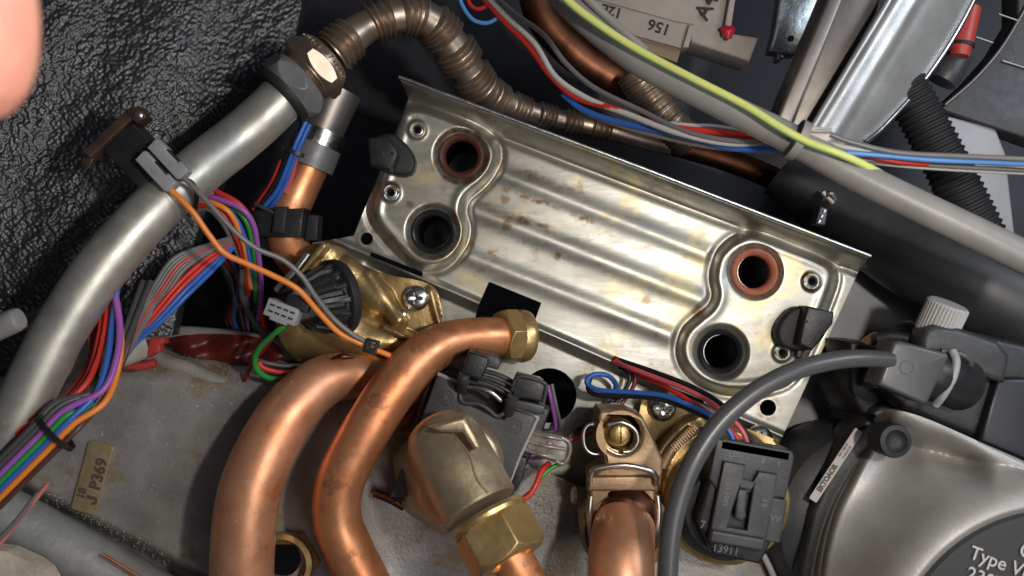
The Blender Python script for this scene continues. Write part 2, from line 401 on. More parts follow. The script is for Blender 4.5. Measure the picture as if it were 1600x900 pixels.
# height-field sheets ----------------------------------------------------
def sdf(poly, X, Y):
    """signed distance (negative inside) of arrays X,Y to closed polygon"""
    P = np.array(poly, float); Q = np.roll(P, -1, axis=0)
    best = np.full(X.shape, 1e9); bx = np.zeros(X.shape); by = np.zeros(X.shape); ins = np.zeros(X.shape, bool)
    for (x0, y0), (x1, y1) in zip(P, Q):
        dx, dy = x1 - x0, y1 - y0; l = dx * dx + dy * dy + 1e-12
        t = np.clip(((X - x0) * dx + (Y - y0) * dy) / l, 0, 1); cx = x0 + t * dx; cy = y0 + t * dy
        d = np.hypot(X - cx, Y - cy); mk = d < best
        best = np.where(mk, d, best); bx = np.where(mk, cx, bx); by = np.where(mk, cy, by)
        if abs(dy) > 1e-12:
            c = ((y0 > Y) != (y1 > Y)) & (X < dx * (Y - y0) / dy + x0); ins ^= c
    return np.where(ins, -best, best), bx, by
def sst(x): x = np.clip(x, 0, 1); return x * x * (3 - 2 * x)
def sheet(name, outline, holes, hfun, step, m, parent=None, thick=6, label=None, bottom=None, kind=None, stain=None):
    o_ = np.array(outline, float); x0, y0 = o_.min(0); x1, y1 = o_.max(0)
    nx = int((x1 - x0) / step) + 2; ny = int((y1 - y0) / step) + 2
    X, Y = np.meshgrid(x0 - step / 2 + np.arange(nx + 1) * step, y0 - step / 2 + np.arange(ny + 1) * step)
    XC = (X[:-1, :-1] + X[1:, 1:]) / 2; YC = (Y[:-1, :-1] + Y[1:, 1:]) / 2
    keep = sdf(outline, XC, YC)[0] < 0
    for hl in holes: keep &= sdf(hl, XC, YC)[0] > 0
    # boundary vertices -> snap
    cnt = np.zeros(X.shape, int)
    for a in (0, 1):
        for c in (0, 1): cnt[a:a + keep.shape[0], c:c + keep.shape[1]] += keep
    bd = (cnt > 0) & (cnt < 4)
    XX, YY = X.copy(), Y.copy(); bestd = np.full(X.shape, 1e9)
    for pl in [outline] + list(holes):
        d, bx, by = sdf(pl, X, Y); mk = bd & (np.abs(d) < bestd) & (np.abs(d) < step * 1.6)
        XX = np.where(mk, bx, XX); YY = np.where(mk, by, YY); bestd = np.where(mk, np.abs(d), bestd)
    H = hfun(XX, YY)
    idx = -np.ones(X.shape, int); used = cnt > 0; idx[used] = np.arange(used.sum())
    s = (D - H) / D
    V = np.stack([(XX - 800) * s * K, (450 - YY) * s * K, H * K], -1)[used]
    ii, jj = np.nonzero(keep)
    F_ = np.stack([idx[ii, jj], idx[ii + 1, jj], idx[ii + 1, jj + 1], idx[ii, jj + 1]], -1)
    nv = len(V); VB = V.copy(); VB[:, 2] -= thick * K
    e = np.concatenate([F_[:, [0, 1]], F_[:, [1, 2]], F_[:, [2, 3]], F_[:, [3, 0]]]); key = e[:, 0] * (nv + 1) + e[:, 1]; rev = e[:, 1] * (nv + 1) + e[:, 0]
    be_ = e[~np.isin(key, rev)]
    sides = np.stack([be_[:, 1], be_[:, 0], be_[:, 0] + nv, be_[:, 1] + nv], -1)
    allf = np.concatenate([F_, F_[:, ::-1] + nv, sides])
    me = bpy.data.meshes.new(name); me.from_pydata(np.concatenate([V, VB]).tolist(), [], allf.tolist()); me.update()
    if stain is not None:
        st_ = np.clip(stain(XX, YY)[used], 0, 1); at = me.attributes.new('stain', 'FLOAT', 'POINT')
        at.data.foreach_set('value', np.concatenate([st_, st_ * 0]).astype(np.float32))
    ob = finish(name, me, m, parent, 60, label)
    if kind: ob['kind'] = kind
    return ob
def capsule(X, Y, a, b_, ra, rb, z=0, flat=1.0):
    ax, ay = a; bx, by = b_; dx, dy = bx - ax, by - ay; l = dx * dx + dy * dy + 1e-9
    t = np.clip(((X - ax) * dx + (Y - ay) * dy) / l, 0, 1); d = np.hypot(X - ax - t * dx, Y - ay - t * dy)
    r = ra + (rb - ra) * t
    return z + flat * np.sqrt(np.clip(r * r - d * d, 0, None)) - 4 * np.clip(d - r, 0, 40)
def smax(a, b_, k=8):
    h = np.clip(0.5 + 0.5 * (a - b_) / k, 0, 1); return b_ * (1 - h) + a * h + k * h * (1 - h)
def ridge(X, Y, a, b_, w, amp):
    ax, ay = a; bx, by = b_; dx, dy = bx - ax, by - ay; l = dx * dx + dy * dy
    t = np.clip(((X - ax) * dx + (Y - ay) * dy) / l, 0, 1); d = np.hypot(X - ax - t * dx, Y - ay - t * dy)
    return amp * np.exp(-(d / w) ** 2)
# ================================================================== setting
def quad(name, pts, m, kind='structure', thick=6):
    v = [W(*p) for p in pts]; n = (v[1] - v[0]).cross(v[2] - v[0]).normalized()
    if n.z < 0: n = -n
    v2 = [p - n * thick * K for p in v]; k = len(v)
    o = mesh(name, v + v2, [tuple(range(k)), tuple(range(2 * k - 1, k - 1, -1))] + [(i, i + k, (i + 1) % k + k, (i + 1) % k) for i in range(k)], m, None, 0)
    o['kind'] = kind; return o
quad('back_wall', [(-700, -600, -430), (2300, -600, -430), (2300, 1500, -430), (-700, 1500, -430)], M['casingdark'])
quad('casing_panel', [(1290, 330, -90), (1400, 340, -80), (1760, 440, -70), (1760, 960, -70), (1226, 1000, -100), (1226, 600, -98)], M['casing'])
# foam panel: slanting down and away from the camera
def foamh(X, Y): 
    P0, P1, P2 = W(0, 300, 132), W(420, 300, -30), W(200, 0, 72)
    n = (P1 - P0).cross(P2 - P0)
    # solve height where the sight ray meets the plane
    rx = (X - 800); ry = (450 - Y); C = Vector((0, 0, D * K))
    num = n.dot(P0 - C); den = n.x * rx * K + n.y * ry * K - n.z * D * K
    t = num / den
    return D - t * D
def pebble(X, Y):
    a = (X + Y * -0.85) * 0.762; b_ = (X * 0.85 + Y) * 0.762          # along / across the grain
    a = a + 7 * vnoise(X / 23, Y / 23); b_ = b_ + 7 * vnoise(X / 21 + 40, Y / 21)
    n1 = vnoise(a / 7.5, b_ / 5.2); n2 = vnoise(a / 15 + 90, b_ / 12 + 30)
    return 3.0 * (1 - np.sqrt(cells(a / 7.4, b_ / 5.8) + .06)) + 2.0 * n2
fo = sheet('insulation_panel', [(-260, -160), (500, -160), (455, 100), (400, 200), (352, 270), (318, 340), (290, 420), (270, 524), (200, 524), (-260, 640)], [], lambda X, Y: foamh(X, Y) + 5 * np.sin(X / 47) * np.sin(Y / 61 + X / 90) + pebble(X, Y), 1.8, M['foam'], thick=25)
tag(fo, 'black embossed foam insulation lining the left side of the boiler case', 'insulation')

# ================================================================== mounting plate
O0 = (640.0, 150.0); ca, sa = 0.9348, 0.3551
def uv(u, v): return (O0[0] + ca * u - sa * v, O0[1] + sa * u + ca * v)
def touv(X, Y): dx, dy = X - O0[0], Y - O0[1]; return ca * dx + sa * dy, -sa * dx + ca * dy
padA = [p[:2] for p in crom([(628, 173), (657, 165), (690, 173), (740, 193), (767, 217), (777, 240), (771, 264), (753, 287), (729, 309), (723, 332), (728, 357), (722, 383), (703, 407), (680, 418), (653, 416), (630, 400), (600, 367), (583, 342), (582, 317), (596, 273), (620, 205)], 4, True)]
padB = [p[:2] for p in crom([(1150, 373), (1173, 365), (1197, 368), (1235, 384), (1273, 400), (1296, 415), (1303, 437), (1290, 477), (1268, 530), (1235, 590), (1200, 606), (1157, 612), (1123, 609), (1090, 594), (1068, 570), (1062, 543), (1070, 517), (1090, 497), (1110, 480), (1118, 460), (1114, 433), (1120, 403), (1133, 385)], 4, True)]
big = [(720, 243, 26), (677, 362, 26), (1180, 425, 27), (1127, 550, 27)]
small = [(652, 203, 9), (611, 301, 9), (573, 373, 10), (1268, 440, 9), (1222, 551, 9), (1200, 637, 13)]
foldv = lambda u: 268 + (u - 290) * 0.05
def plateh(X, Y):
    u, v = touv(X, Y); h = np.zeros(X.shape)
    for p in (padA, padB):
        d = sdf(p, X, Y)[0]
        h += 15 * sst((6 - d) / 15)
        h += 2.0 * np.exp(-((d + 12) / 6.0) ** 2)          # rolled rim
        h -= 3.0 * np.exp(-((d - 8) / 5) ** 2)
    for (cx, cy, r) in big:
        d = np.hypot(X - cx, Y - cy); h -= 9 * sst((46 - d) / 12)
    for (cx, cy, r) in small[:2] + small[3:5]:
        d = np.hypot(X - cx, Y - cy); h += 5 * np.exp(-((d - 11) / 4) ** 2)
    keep = np.minimum(sdf(padA, X, Y)[0], sdf(padB, X, Y)[0])
    for vc, w_ in ((64, 19), (133, 20), (203, 19)):
        g = 0.62 * np.exp(-(np.abs(v - vc - (u - 300) * 0.012) / (w_ * .7)) ** 2) * sst((keep - 4) / 14) * sst((u - 90) / 60) * sst((620 - u) / 60)
        h += 7.5 * g
    # top flange turned towards the viewer
    h += 46 * sst((6 - v) / 26) - 5 * np.exp(-((v - 10) / 6) ** 2)
    fv = foldv(u)
    h += 7 * np.exp(-((v - fv) / 6) ** 2) - 16 * sst((v - fv - 2) / 14) * sst((u - 20) / 40)
    h += 5 * np.exp(-((v - fv - 22) / 5) ** 2) * (u > 540)
    h += 0.8 * np.sin(X / 43 + 1) * np.sin(Y / 37)
    return h
outl = [uv(-26, -22), uv(762, -22), uv(753, 8), uv(731, 330), uv(690, 520), uv(300, 520), uv(60, 420), uv(-40, 330), uv(-60, 268), uv(-4, 235), uv(0, 5)]
cut_rect = [(764, 440), (846, 473), (832, 512), (812, 526), (740, 505), (748, 476)]
slit = [uv(30, 249), uv(118, 250), uv(118, 258), uv(30, 256)]
slit2 = [uv(455, 277), uv(600, 282), uv(600, 287), uv(455, 282)]
br = thing('mounting_plate', 'zinc plated pressed steel plate with four large ports across the middle', 'plate', W(940, 400, -20))
holes = [circ(x, y, r) for x, y, r in big] + [circ(x, y, r, 18) for x, y, r in small] + [cut_rect, circ(858, 618, 43), slit, slit2]
def platestain(X, Y):
    n = vnoise(X / 9, Y / 9) * .6 + vnoise(X / 3.7, Y / 3.7) * .4; n2 = vnoise(X / 34 + 7, Y / 34)
    s_ = np.zeros(X.shape)
    for (cx, cy, r), a_ in zip(big, (1.0, .7, .35, .3)):
        d = np.hypot(X - cx, Y - cy); s_ += a_ * np.exp(-((d - 42) / 6) ** 2) * sst((n - .25) / .5)
    for (cx, cy, r) in small:
        d = np.hypot(X - cx, Y - cy); s_ += .7 * np.exp(-((d - r - 5) / 4) ** 2) * sst((n - .35) / .4)
    u, v = touv(X, Y)
    for vc, u0, u1 in ((46, 190, 330), (84, 170, 380), (118, 150, 300), (152, 180, 350), (182, 150, 260)):     # burnt smudges beside the ribs
        s_ += 0.9 * np.exp(-((v - vc) / 6) ** 2) * sst((u - u0) / 20) * sst((u1 - u) / 60) * sst((n - .42) / .3) * (.4 + n2)
    for cx, cy, r_ in ((790, 312, 7), (792, 352, 8), (1093, 487, 10), (712, 255, 9), (870, 402, 6), (1010, 470, 7), (640, 320, 5)):
        s_ += .8 * sst((r_ + 3 - np.hypot(X - cx, Y - cy) + 6 * (n - .5)) / 5)
    s_ += .35 * sst((n2 - .55) / .3) * sst((n - .3) / .5) + .5 * sst((n - .78) / .08) * n2
    dd = np.minimum(np.abs(sdf(padA, X, Y)[0] - 7), np.abs(sdf(padB, X, Y)[0] - 7))
    s_ += .35 * np.exp(-(dd / 4) ** 2) * sst((n - .2) / .5)
    return s_ * .85
sheet('plate_panel', outl, holes, plateh, 2.0, M['zinc'], br, thick=7, stain=platestain)
# bright rolled edge on the flange
tube('flange_edge', [uv(-26, -22) + (47,), uv(370, -24) + (49,), uv(762, -22) + (47,)], 3.2, M['zinc2'], br, n=8, straight=True)
# bore sleeves behind the ports and ring seals inside them
for (x, y, r), sm, lb in zip(big, ('seal_brown', 'seal_black', 'seal_copper', 'seal_black'), ('dark brown', 'black', 'copper coloured', 'black')):
    F = flatframe(x, y, 8); F2 = flatframe(x, y, 12.5)
    lathe('port_sleeve', F, [(r + 11, -5), (r + 11, -170), (r + 6, -170), (r + 6, -5)], M['bore'], br, 36, cap='ring')
    lathe('port_floor', F, [(r + 8, -185), (r + 8, -172), (5, -176)], M['bore'], br, 30)
    s_ = tag(lathe('ring_seal', F2, [(r - 1.5, -16), (r - 1, -7), (r + 2, -2), (r + 6, 0), (r + 9, -2), (r + 10, -6), (r + 9, -16)], M[sm], None, 40, cap='ring'),
        {'seal_brown': 'dark brown ring seal in the upper left port of the plate', 'seal_copper': 'copper coloured ring seal in the upper right port of the plate', 'seal_black': 'black ring seal in the lower ' + ('left' if x < 900 else 'right') + ' port of the plate'}[sm], 'seal', 'ring seals in the plate ports')
for (x, y, r) in small[:2] + small[3:5]:
    lathe('thread_bush', flatframe(x, y, 14), [(r - 3, -30), (r - 2.5, 3), (r, 5), (r + 3, 4), (r + 4, -2)], M['zinc2'], br, 20, cap=False)
# rubber stand-offs
def standoff(name, label, pts, tab, hole, rot):
    t = thing(name, label, 'rubber clip', W(pts[0][0], pts[0][1], 18), 'rubber clips at the plate ends')
    pxprism('clip_body', [pts], 14, 46, M['blackmatt'], t, 6, smoothpoly=True)
    pxprism('clip_tab', [tab], 30, 74, M['black'], t, 4)
    lathe('clip_pin', flatframe(hole[0], hole[1], 74), [(3, -6), (3, 1), (1, 2)], M['blackmatt'], t, 12)
standoff('rubber_clip', 'black rubber clip at the left end of the plate, in shadow', [(585, 218), (610, 208), (635, 225), (648, 248), (645, 268), (628, 274), (605, 268), (588, 258)], [(575, 215), (608, 212), (622, 240), (612, 266), (578, 258)], (614, 240), 0)
standoff('rubber_clip', 'black rubber clip at the right end of the plate, with an angled tab', [(1222, 500), (1240, 482), (1262, 480), (1290, 492), (1292, 520), (1270, 545), (1245, 548), (1222, 540), (1215, 520)], [(1262, 478), (1304, 488), (1302, 506), (1270, 548), (1248, 538), (1256, 500)], (1259, 502), 0)
pxprism('clip_foot', [[(1250, 535), (1262, 540), (1252, 562), (1243, 558)]], 14, 34, M['black'], [o for o in COL.objects if o.name == 'rubber_clip.001'][0], 3)

# ================================================================== manifold cover below (grimy sheet)
def coverh(X, Y):
    # distance below the upper edge, falling along the lower trough
    d = (Y - 505) - 0.10 * (X - 200)
    h = -60 + 105 * sst(d / 90) 
    e = (Y - 762) - 0.51 * (X - 55)                       # lower fold line
    h -= 60 * sst((e + 6) / 26)
    h += ridge(X, Y, (240, 700), (330, 690), 50, 6) + 3 * np.sin(X / 70) * np.sin(Y / 50)
    h -= 18 * sst((X - 560) / 120)
    return h
cov = thing('heat_exchanger_cover', 'grimy grey sheet metal cover with a brass tag, lower left', 'metal cover', W(300, 700, -60))
sheet('cover_panel', [(60, 560), (150, 520), (215, 512), (330, 520), (480, 545), (640, 575), (760, 640), (830, 730), (1000, 800), (1300, 840), (1300, 1010), (500, 1010), (440, 990), (-60, 760), (-60, 620)],
      [circ(440, 872, 30)], coverh, 4, M['cover'], cov, thick=8)
# upper dusty folded lip
tube('folded_lip', [(200, 527, -25, 14), (300, 524, -25, 14), (420, 540, -25, 16), (560, 575, -25, 16), (640, 600, -25, 14)], 14, M['coverlight'], cov, n=14)
tube('folded_lip', [(220, 548, 8, 12), (300, 580, 25, 13), (380, 615, 30, 14), (440, 650, 30, 12)], 12, M['coverlight'], cov, n=12, wob=.2)
# seam of dirt
def crumbs():
    vs = []; fs = []; rnd = random.Random(3)
    def add(px, py, h, r):
        c = W(px, py, h); b0 = len(vs); r *= K
        for a in ((1, 0, 0), (-1, 0, 0), (0, 1, 0), (0, -1, 0), (0, 0, 1), (0, 0, -1)):
            vs.append(c + Vector(a) * r * rnd.uniform(.6, 1.3))
        for f in ((0, 2, 4), (2, 1, 4), (1, 3, 4), (3, 0, 4), (2, 0, 5), (1, 2, 5), (3, 1, 5), (0, 3, 5)): fs.append(tuple(b0 + i for i in f))
    for _ in range(260):
        t = rnd.random(); x = 70 + t * 200 + rnd.gauss(0, 6); y = 772 + t * 108 + rnd.gauss(0, 5); add(x, y, float(coverh(np.array(x), np.array(y))) + 1, rnd.uniform(.7, 2.2))
    for _ in range(420):
        x = rnd.uniform(200, 430); y = 545 + (x - 200) * .25 + rnd.gauss(0, 14); add(x, y, float(coverh(np.array(x), np.array(y))) + 1, rnd.uniform(.4, 1.4))
    for _ in range(160):
        x = rnd.gauss(880, 40); y = 800 + (x - 860) * .5 + rnd.gauss(0, 16); add(x, y, float(coverh(np.array(x), np.array(y))) + 1, rnd.uniform(.5, 1.8))
    o = mesh('grit', vs, fs, M['coverlight'], None, 0); o['kind'] = 'stuff'; tag(o, 'pale grit and crumbs scattered on the grimy cover', 'grit')
crumbs()
# lower trough tubes, bottom left
t_ = tag(tube('round_tube', [(-60, 766, 40, 42), (36, 820, 40, 42), (144, 880, 40, 42), (294, 966, 40, 42)], 44, M['greypipe'], None, n=28, wob=.03), 'grey painted tube running down to the right in the bottom left corner', 'tube')
t_ = tag(tube('copper_strip', [(160, 866, 84, 3), (225, 906, 84, 3), (260, 929, 84, 3)], 3, M['copper'], None, n=8), 'thin bright copper strip lying along the grey tube, bottom left', 'strip')
o = sheet('cream_casting', [(-40, 855), (10, 862), (50, 880), (68, 893), (80, 915), (-40, 930)], [], lambda X, Y: 132 + 6 * np.sin(X / 23 + Y / 40) * np.sin(Y / 15), 3, M['cream'], thick=30)
tag(o, 'rough cream coloured lump in the bottom left corner', 'casting')
# brass tag
F = flatframe(144, 746, 52, 15)
tg = thing('metal_tag', 'stamped brass coloured tag reading 18 JP369', 'tag', W(144, 746, 50))
prism('tag_plate', [rrect(-20, -56, 20, 56, 7)], -3, 0, F, M['labelbrass'], tg, 0.8)
TJ = F @ Matrix.Translation((9, -34, 0.6)) @ Matrix.Rotation(math.radians(90), 4, 'Z')
prism('lettering', [[(1, 9), (6, 9), (6, -5), (3, -9), (-4, -9), (-7, -5), (-7, -1), (-3, -1), (-2, -5), (1, -5)]], -0.3, 0.3, TJ, M['printdark'], tg, 0.1)
text('lettering', 'P369', F @ Matrix.Translation((9, 8, 0.6)) @ Matrix.Rotation(math.radians(90), 4, 'Z'), 25, M['printdark'], tg, 0.6, bold=0.8)
text('lettering', '18', F @ Matrix.Translation((-9, -28, 0.6)) @ Matrix.Rotation(math.radians(90), 4, 'Z'), 17, M['printdark'], tg, 0.6, bold=0.8)

# ================================================================== steel pipe + flexible pipe
sp = thing('steel_gas_pipe', 'bent grey steel pipe running from the black nut down the left side', 'pipe', W(158, 420, 200))
steel_c = [(458, 133, 120), (423, 172, 130), (372, 217, 140), (310, 266, 175), (235, 333, 215), (158, 420, 245), (98, 510, 262), (62, 578, 270), (22, 662, 275), (-40, 780, 280)]
tube('pipe', [p + (36 + (i if i < 5 else 5) * 0.8,) for i, p in enumerate(steel_c)], 37, M['steel'], sp, n=40, per=10)
ax = (W(516, 86, 102) - W(425, 166, 128)).normalized()
def onax(t): # t px from the pipe end along the axis
    return W(437, 153, 124) + ax * (t * S(120) * K)
def axframe(t): 
    o = onax(t); x = Vector((0, 0, 1)).cross(ax).normalized(); y = ax.cross(x)
    m = Matrix((x, y, ax)).transposed().to_4x4(); m.translation = o; return m @ Matrix.Scale(S(120) * K, 4)
lathe('collar', axframe(-2), [(38, 0), (48, 2), (52, 8), (52, 13), (44, 16)], M['blackmatt'], sp, 36, cap=True)
hexnut('union_nut', axframe(11), 50, 36, M['nut_black'], sp, 0.7, rot=math.radians(4), ch=0.9)
fp = thing('flexible_pipe', 'bronze coloured corrugated metal pipe arching from the hex fitting over the plate', 'pipe', W(700, 60, 60))
lathe('threaded_end', axframe(46), [(42, 0), (44, 2), (41, 4), (45, 6), (42, 8), (47, 10), (46, 18), (40, 20)], M['bronze'], fp, 40)
hn = hexnut('hex_fitting', axframe(58), 50, 30, M['bronze'], fp, 0.7, rot=math.radians(26), ch=0.5)
lathe('stamped_shoulder', axframe(84), [(50, -2), (50, 2), (45, 15), (40, 18), (34, 19)], M['bronze'], fp, 40)
# stamped letters round the shoulder
for i, chh in enumerate('OIM/0.8 07-A80O'):
    if chh == ' ': continue
    a = math.radians(28 + i * 9.6)
    A = axframe(84); 
    # letter basis on the cone
    rad = A.to_3x3() @ Vector((math.cos(a), math.sin(a), 0)); rad.normalize(); tan = (A.to_3x3() @ Vector((-math.sin(a), math.cos(a), 0))).normalized()
    nrm = (rad * 0.85 + ax * 0.55).normalized(); upv = nrm.cross(tan)
    B = Matrix((tan, upv, nrm)).transposed().to_4x4(); B.translation = A @ Vector((47.7 * math.cos(a), 47.7 * math.sin(a), 9)); B = B @ Matrix.Scale(S(100) * K, 4)
    text('stamped_letter', chh, B, 12, M['bronze'], fp, 2.6, bold=0.3)
def groups(spans, amp, pitch):
    def f(s_, L_):
        for (a, b_) in spans:
            if a <= s_ < b_: return 1 + amp * (0.5 + 0.5 * math.cos(2 * math.pi * ((s_ - a) / pitch - 0.5)))
        return 1
    return f
a1 = onax(98); 
flexpts = [(519, 83, 104, 30), (548, 58, 97, 28), (575, 40, 85, 25), (605, 27, 78, 26), (642, 22, 66, 26), (672, 33, 50, 27), (697, 60, 30, 28), (722, 96, 5, 28), (750, 134, -25, 25), (785, 158, -60, 20), (830, 176, -90, 17), (880, 188, -110, 16), (940, 200, -120, 16), (1000, 216, -125, 17), (1050, 228, -122, 17)]
sp_ = [(2, 38)]; q = 72
while q < 560: sp_.append((q, q + 33)); q += 50
def flexr(s_, L_):
    for i, (a, b_) in enumerate(sp_):
        if a <= s_ < b_:
            pit = 9.4 if i == 0 else 9.0
            return 1 + (0.26 if i == 0 else 0.30) * (0.5 - 0.5 * math.cos(2 * math.pi * (s_ - a) / pit)) ** 0.8
    return 1.0
tube('corrugated_hose', flexpts, 25, M['bronze'], fp, n=32, rfun=flexr)

# ================================================================== switch with spade connectors, on the pipe
sw = thing('micro_switch', 'small black switch in a rusty clip on the steel pipe with two grey spade connectors', 'switch', W(230, 250, 200))
F = flatframe(222, 252, 218, 47)
prism('switch_body', [rrect(-50, -30, 34, 34, 6)], -30, 14, F, M['black'], sw, 3)
prism('metal_clip', [rrect(-66, -52, -50, 52, 3)], -36, 22, F @ Matrix.Rotation(math.radians(0), 4, 'Z'), M['rustmetal'], sw, 2)
prism('clip_ear', [[(-64, 40), (-40, 38), (-36, 56), (-56, 60)]], -4, 24, F, M['rustmetal'], sw, 1.5)
prism('clip_ear', [[(-66, -52), (-50, -50), (-44, -66), (-58, -68)]], -4, 12, F, M['rustmetal'], sw, 1.5)
lathe('rivet', F @ Matrix.Translation((-46, 50, 24)), [(6, -1), (6, 2), (3, 4)], M['bright'], sw, 16)
for cx_, cy_, tx in ((245, 268, 'DNF07'), (264, 249, 'DNF13')):
    F2 = flatframe(cx_, cy_, 243, 47)
    c = prism('spade_connector', [[(-34, -11), (32, -11), (36, -8), (36, 9), (32, 12), (16, 12), (16, 8), (-12, 8), (-12, 11), (-32, 11), (-35, 8)]], -16, 8, F2, M['greyplastic'], sw, 2)
    prism('latch_slot', [rect(-11, 8.5, 15, 11)], -6, 5, F2, M['blackmatt'], c, 0.5)
    text('moulded_marks', tx, F2 @ Matrix.Translation((0, -2, 8.1)), 10, M['greyplastic'], c, 1.2)
# two wires of the switch
og = thing('switch_wire_pair', 'orange and grey wire pair looping from the switch to the small black clip', 'wires', W(420, 420, 150))
tube('wire', [(252, 287, 240), (270, 300, 240), (300, 330, 235), (325, 365, 225), (350, 395, 215), (385, 412, 205), (425, 430, 195), (465, 452, 185), (500, 490, 165), (530, 520, 150), (566, 538, 140)], 4.8, M['w_orange'], og, n=12, label='orange wire')
tube('wire', [(280, 272, 245), (300, 290, 243), (330, 322, 238), (365, 360, 228), (400, 388, 215), (440, 405, 200), (470, 430, 190), (492, 462, 178), (520, 497, 160), (550, 522, 150), (568, 532, 142)], 4.3, M['w_grey'], og, n=12, label='grey wire')
tube('wire', [(282, 278, 242), (300, 286, 228), (307, 305, 215), (304, 330, 200)], 4.0, M['w_black'], og, n=10, label='black wire end')
cl = thing('wire_clip', 'small square black clip holding the orange and grey wires behind the copper pipe', 'clip', W(580, 542, 130))
F = flatframe(580, 541, 140, 15)
prism('clip_frame', [rrect(-11, -11, 11, 11, 2), rrect(-2, -3, 7, 7, 1)], -8, 9, F, M['black'], cl, 1.5)
prism('clip_tongue', [rect(-3, 2, 5, 5)], -4, 11, F, M['darkgrey'], cl, .6)
tube('wire', [(588, 547, 138), (610, 556, 135)], 4.5, M['w_orange'], og, n=10, label='orange wire')

# ================================================================== wire harnesses, left side
def bundle(t, spec, n=10):
    for (colr, pts, r) in spec: tube('wire', pts, r, M['w_' + colr], t, n=n, label=colr + ' wire')
h1 = thing('wire_harness', 'colourful harness of purple, green, blue and orange wires coming down across the bottom left corner', 'wire harness', W(90, 660, 300))
lanes = [('darkgrey', -34, 5), ('darkgrey', -27, 5), ('violet', -17, 5.2), ('green', -8, 5.2), ('blue', 0, 5.0), ('orange', 9, 5.2), ('brown', 19, 4.5)]
def lane(off):  # perpendicular offset on lower straight run
    nx, ny = 0.62, 0.78
    return [(110 + nx * off, 655 + ny * off, 308 - abs(off) * .2), (70 + nx * off, 695 + ny * off, 312), (20 + nx * off, 745 + ny * off, 318), (-40 + nx * off, 805 + ny * off, 322)]
ups = {'violet': [(181, 465, 240), (187, 510, 250), (182, 560, 270), (160, 610, 290)], 'orange': [(180, 470, 236), (189, 530, 246), (182, 585, 262), (162, 630, 290)],
       'blue': [(184, 445, 235), (176, 500, 240), (168, 560, 265), (150, 615, 290)], 'green': [(158, 540, 225), (150, 580, 240), (145, 612, 270), (135, 640, 290)],
       'brown': [(212, 500, 180), (190, 570, 200), (165, 620, 240), (145, 645, 280)]}
for i, (c_, off, r_) in enumerate(lanes):
    up = ups.get(c_) or [(235 - i * 12, 440, 150), (215 - i * 10, 490, 190), (190 - i * 8, 550, 235), (150 - i * 6, 610, 280)]
    tube('wire', up + lane(off), r_, M['w_' + c_], h1, n=12, label=c_ + ' wire')
for pts, c_ in (([(168, 475, 225), (163, 520, 240), (150, 570, 260), (125, 610, 285), (60, 655, 295), (0, 690, 300), (-30, 705, 300)], 'red'),
                ([(160, 480, 220), (155, 525, 235), (140, 580, 255), (105, 625, 280), (50, 665, 290), (-20, 715, 292)], 'red'),
                ([(150, 505, 215), (142, 560, 232), (115, 605, 262), (70, 640, 278), (0, 680, 284), (-30, 695, 285)], 'darkred'),
                ([(178, 480, 215), (172, 560, 230), (145, 610, 262), (100, 650, 288), (40, 700, 292), (-20, 745, 295)], 'black'),
                ([(186, 480, 208), (180, 570, 225), (150, 620, 258), (105, 665, 286), (40, 715, 290), (-20, 762, 292)], 'black'),
                ([(143, 520, 210), (140, 560, 226), (135, 600, 250), (100, 632, 272), (40, 672, 282), (-30, 712, 284)], 'rose')):
    tube('wire', pts, 4.6, M['w_' + c_], h1, n=10, label=c_ + ' wire')
for pts, c_ in (([(60, 770, 300), (20, 820, 305), (-20, 860, 306)], 'grey'), ([(75, 755, 300), (30, 812, 300), (-10, 862, 300)], 'rose')):
    tube('wire', pts, 4, M['w_' + c_], h1, n=10, label=c_ + ' wire')
def cable_tie(name, label, ctr, h, ang, rx, rz, m, wd=8, head=True):
    t = thing(name, label, 'cable tie', W(ctr[0], ctr[1], h))
    c = W(ctr[0], ctr[1], h); s = S(h) * K
    d = Vector((math.cos(ang), -math.sin(ang), 0)); per_ = Vector((math.sin(ang), math.cos(ang), 0)); z = Vector((0, 0, 1))
    vs = []; fs = []; n = 36
    for k in range(n):
        a = 2 * math.pi * k / n
        for (rr, ww) in ((0, -wd / 2), (0, wd / 2), (2.4, wd / 2), (2.4, -wd / 2)):
            vs.append(c + per_ * ((rx + rr) * math.cos(a) * s) + z * ((rz + rr) * math.sin(a) * s) + d * (ww * s))
    for k in range(n):
        for j in range(4): fs.append((k * 4 + j, k * 4 + (j + 1) % 4, ((k + 1) % n) * 4 + (j + 1) % 4, ((k + 1) % n) * 4 + j))
    mesh('tie_band', vs, fs, m, t, 30)
    if head:
        F = Matrix((d, per_, z)).transposed().to_4x4(); F.translation = c - per_ * (rx * .96 * s) + z * (rz * .2 * s); F = F @ Matrix.Scale(s, 4)
        prism('tie_head', [rrect(-wd * .7, -5, wd * .7, 5, 2)], -5, 6, F, m, t, 1)
    return t
cable_tie('cable_tie', 'black cable tie round the wires above the brass tag', (88, 677), 310, math.radians(135), 34, 14, M['black'], 9)
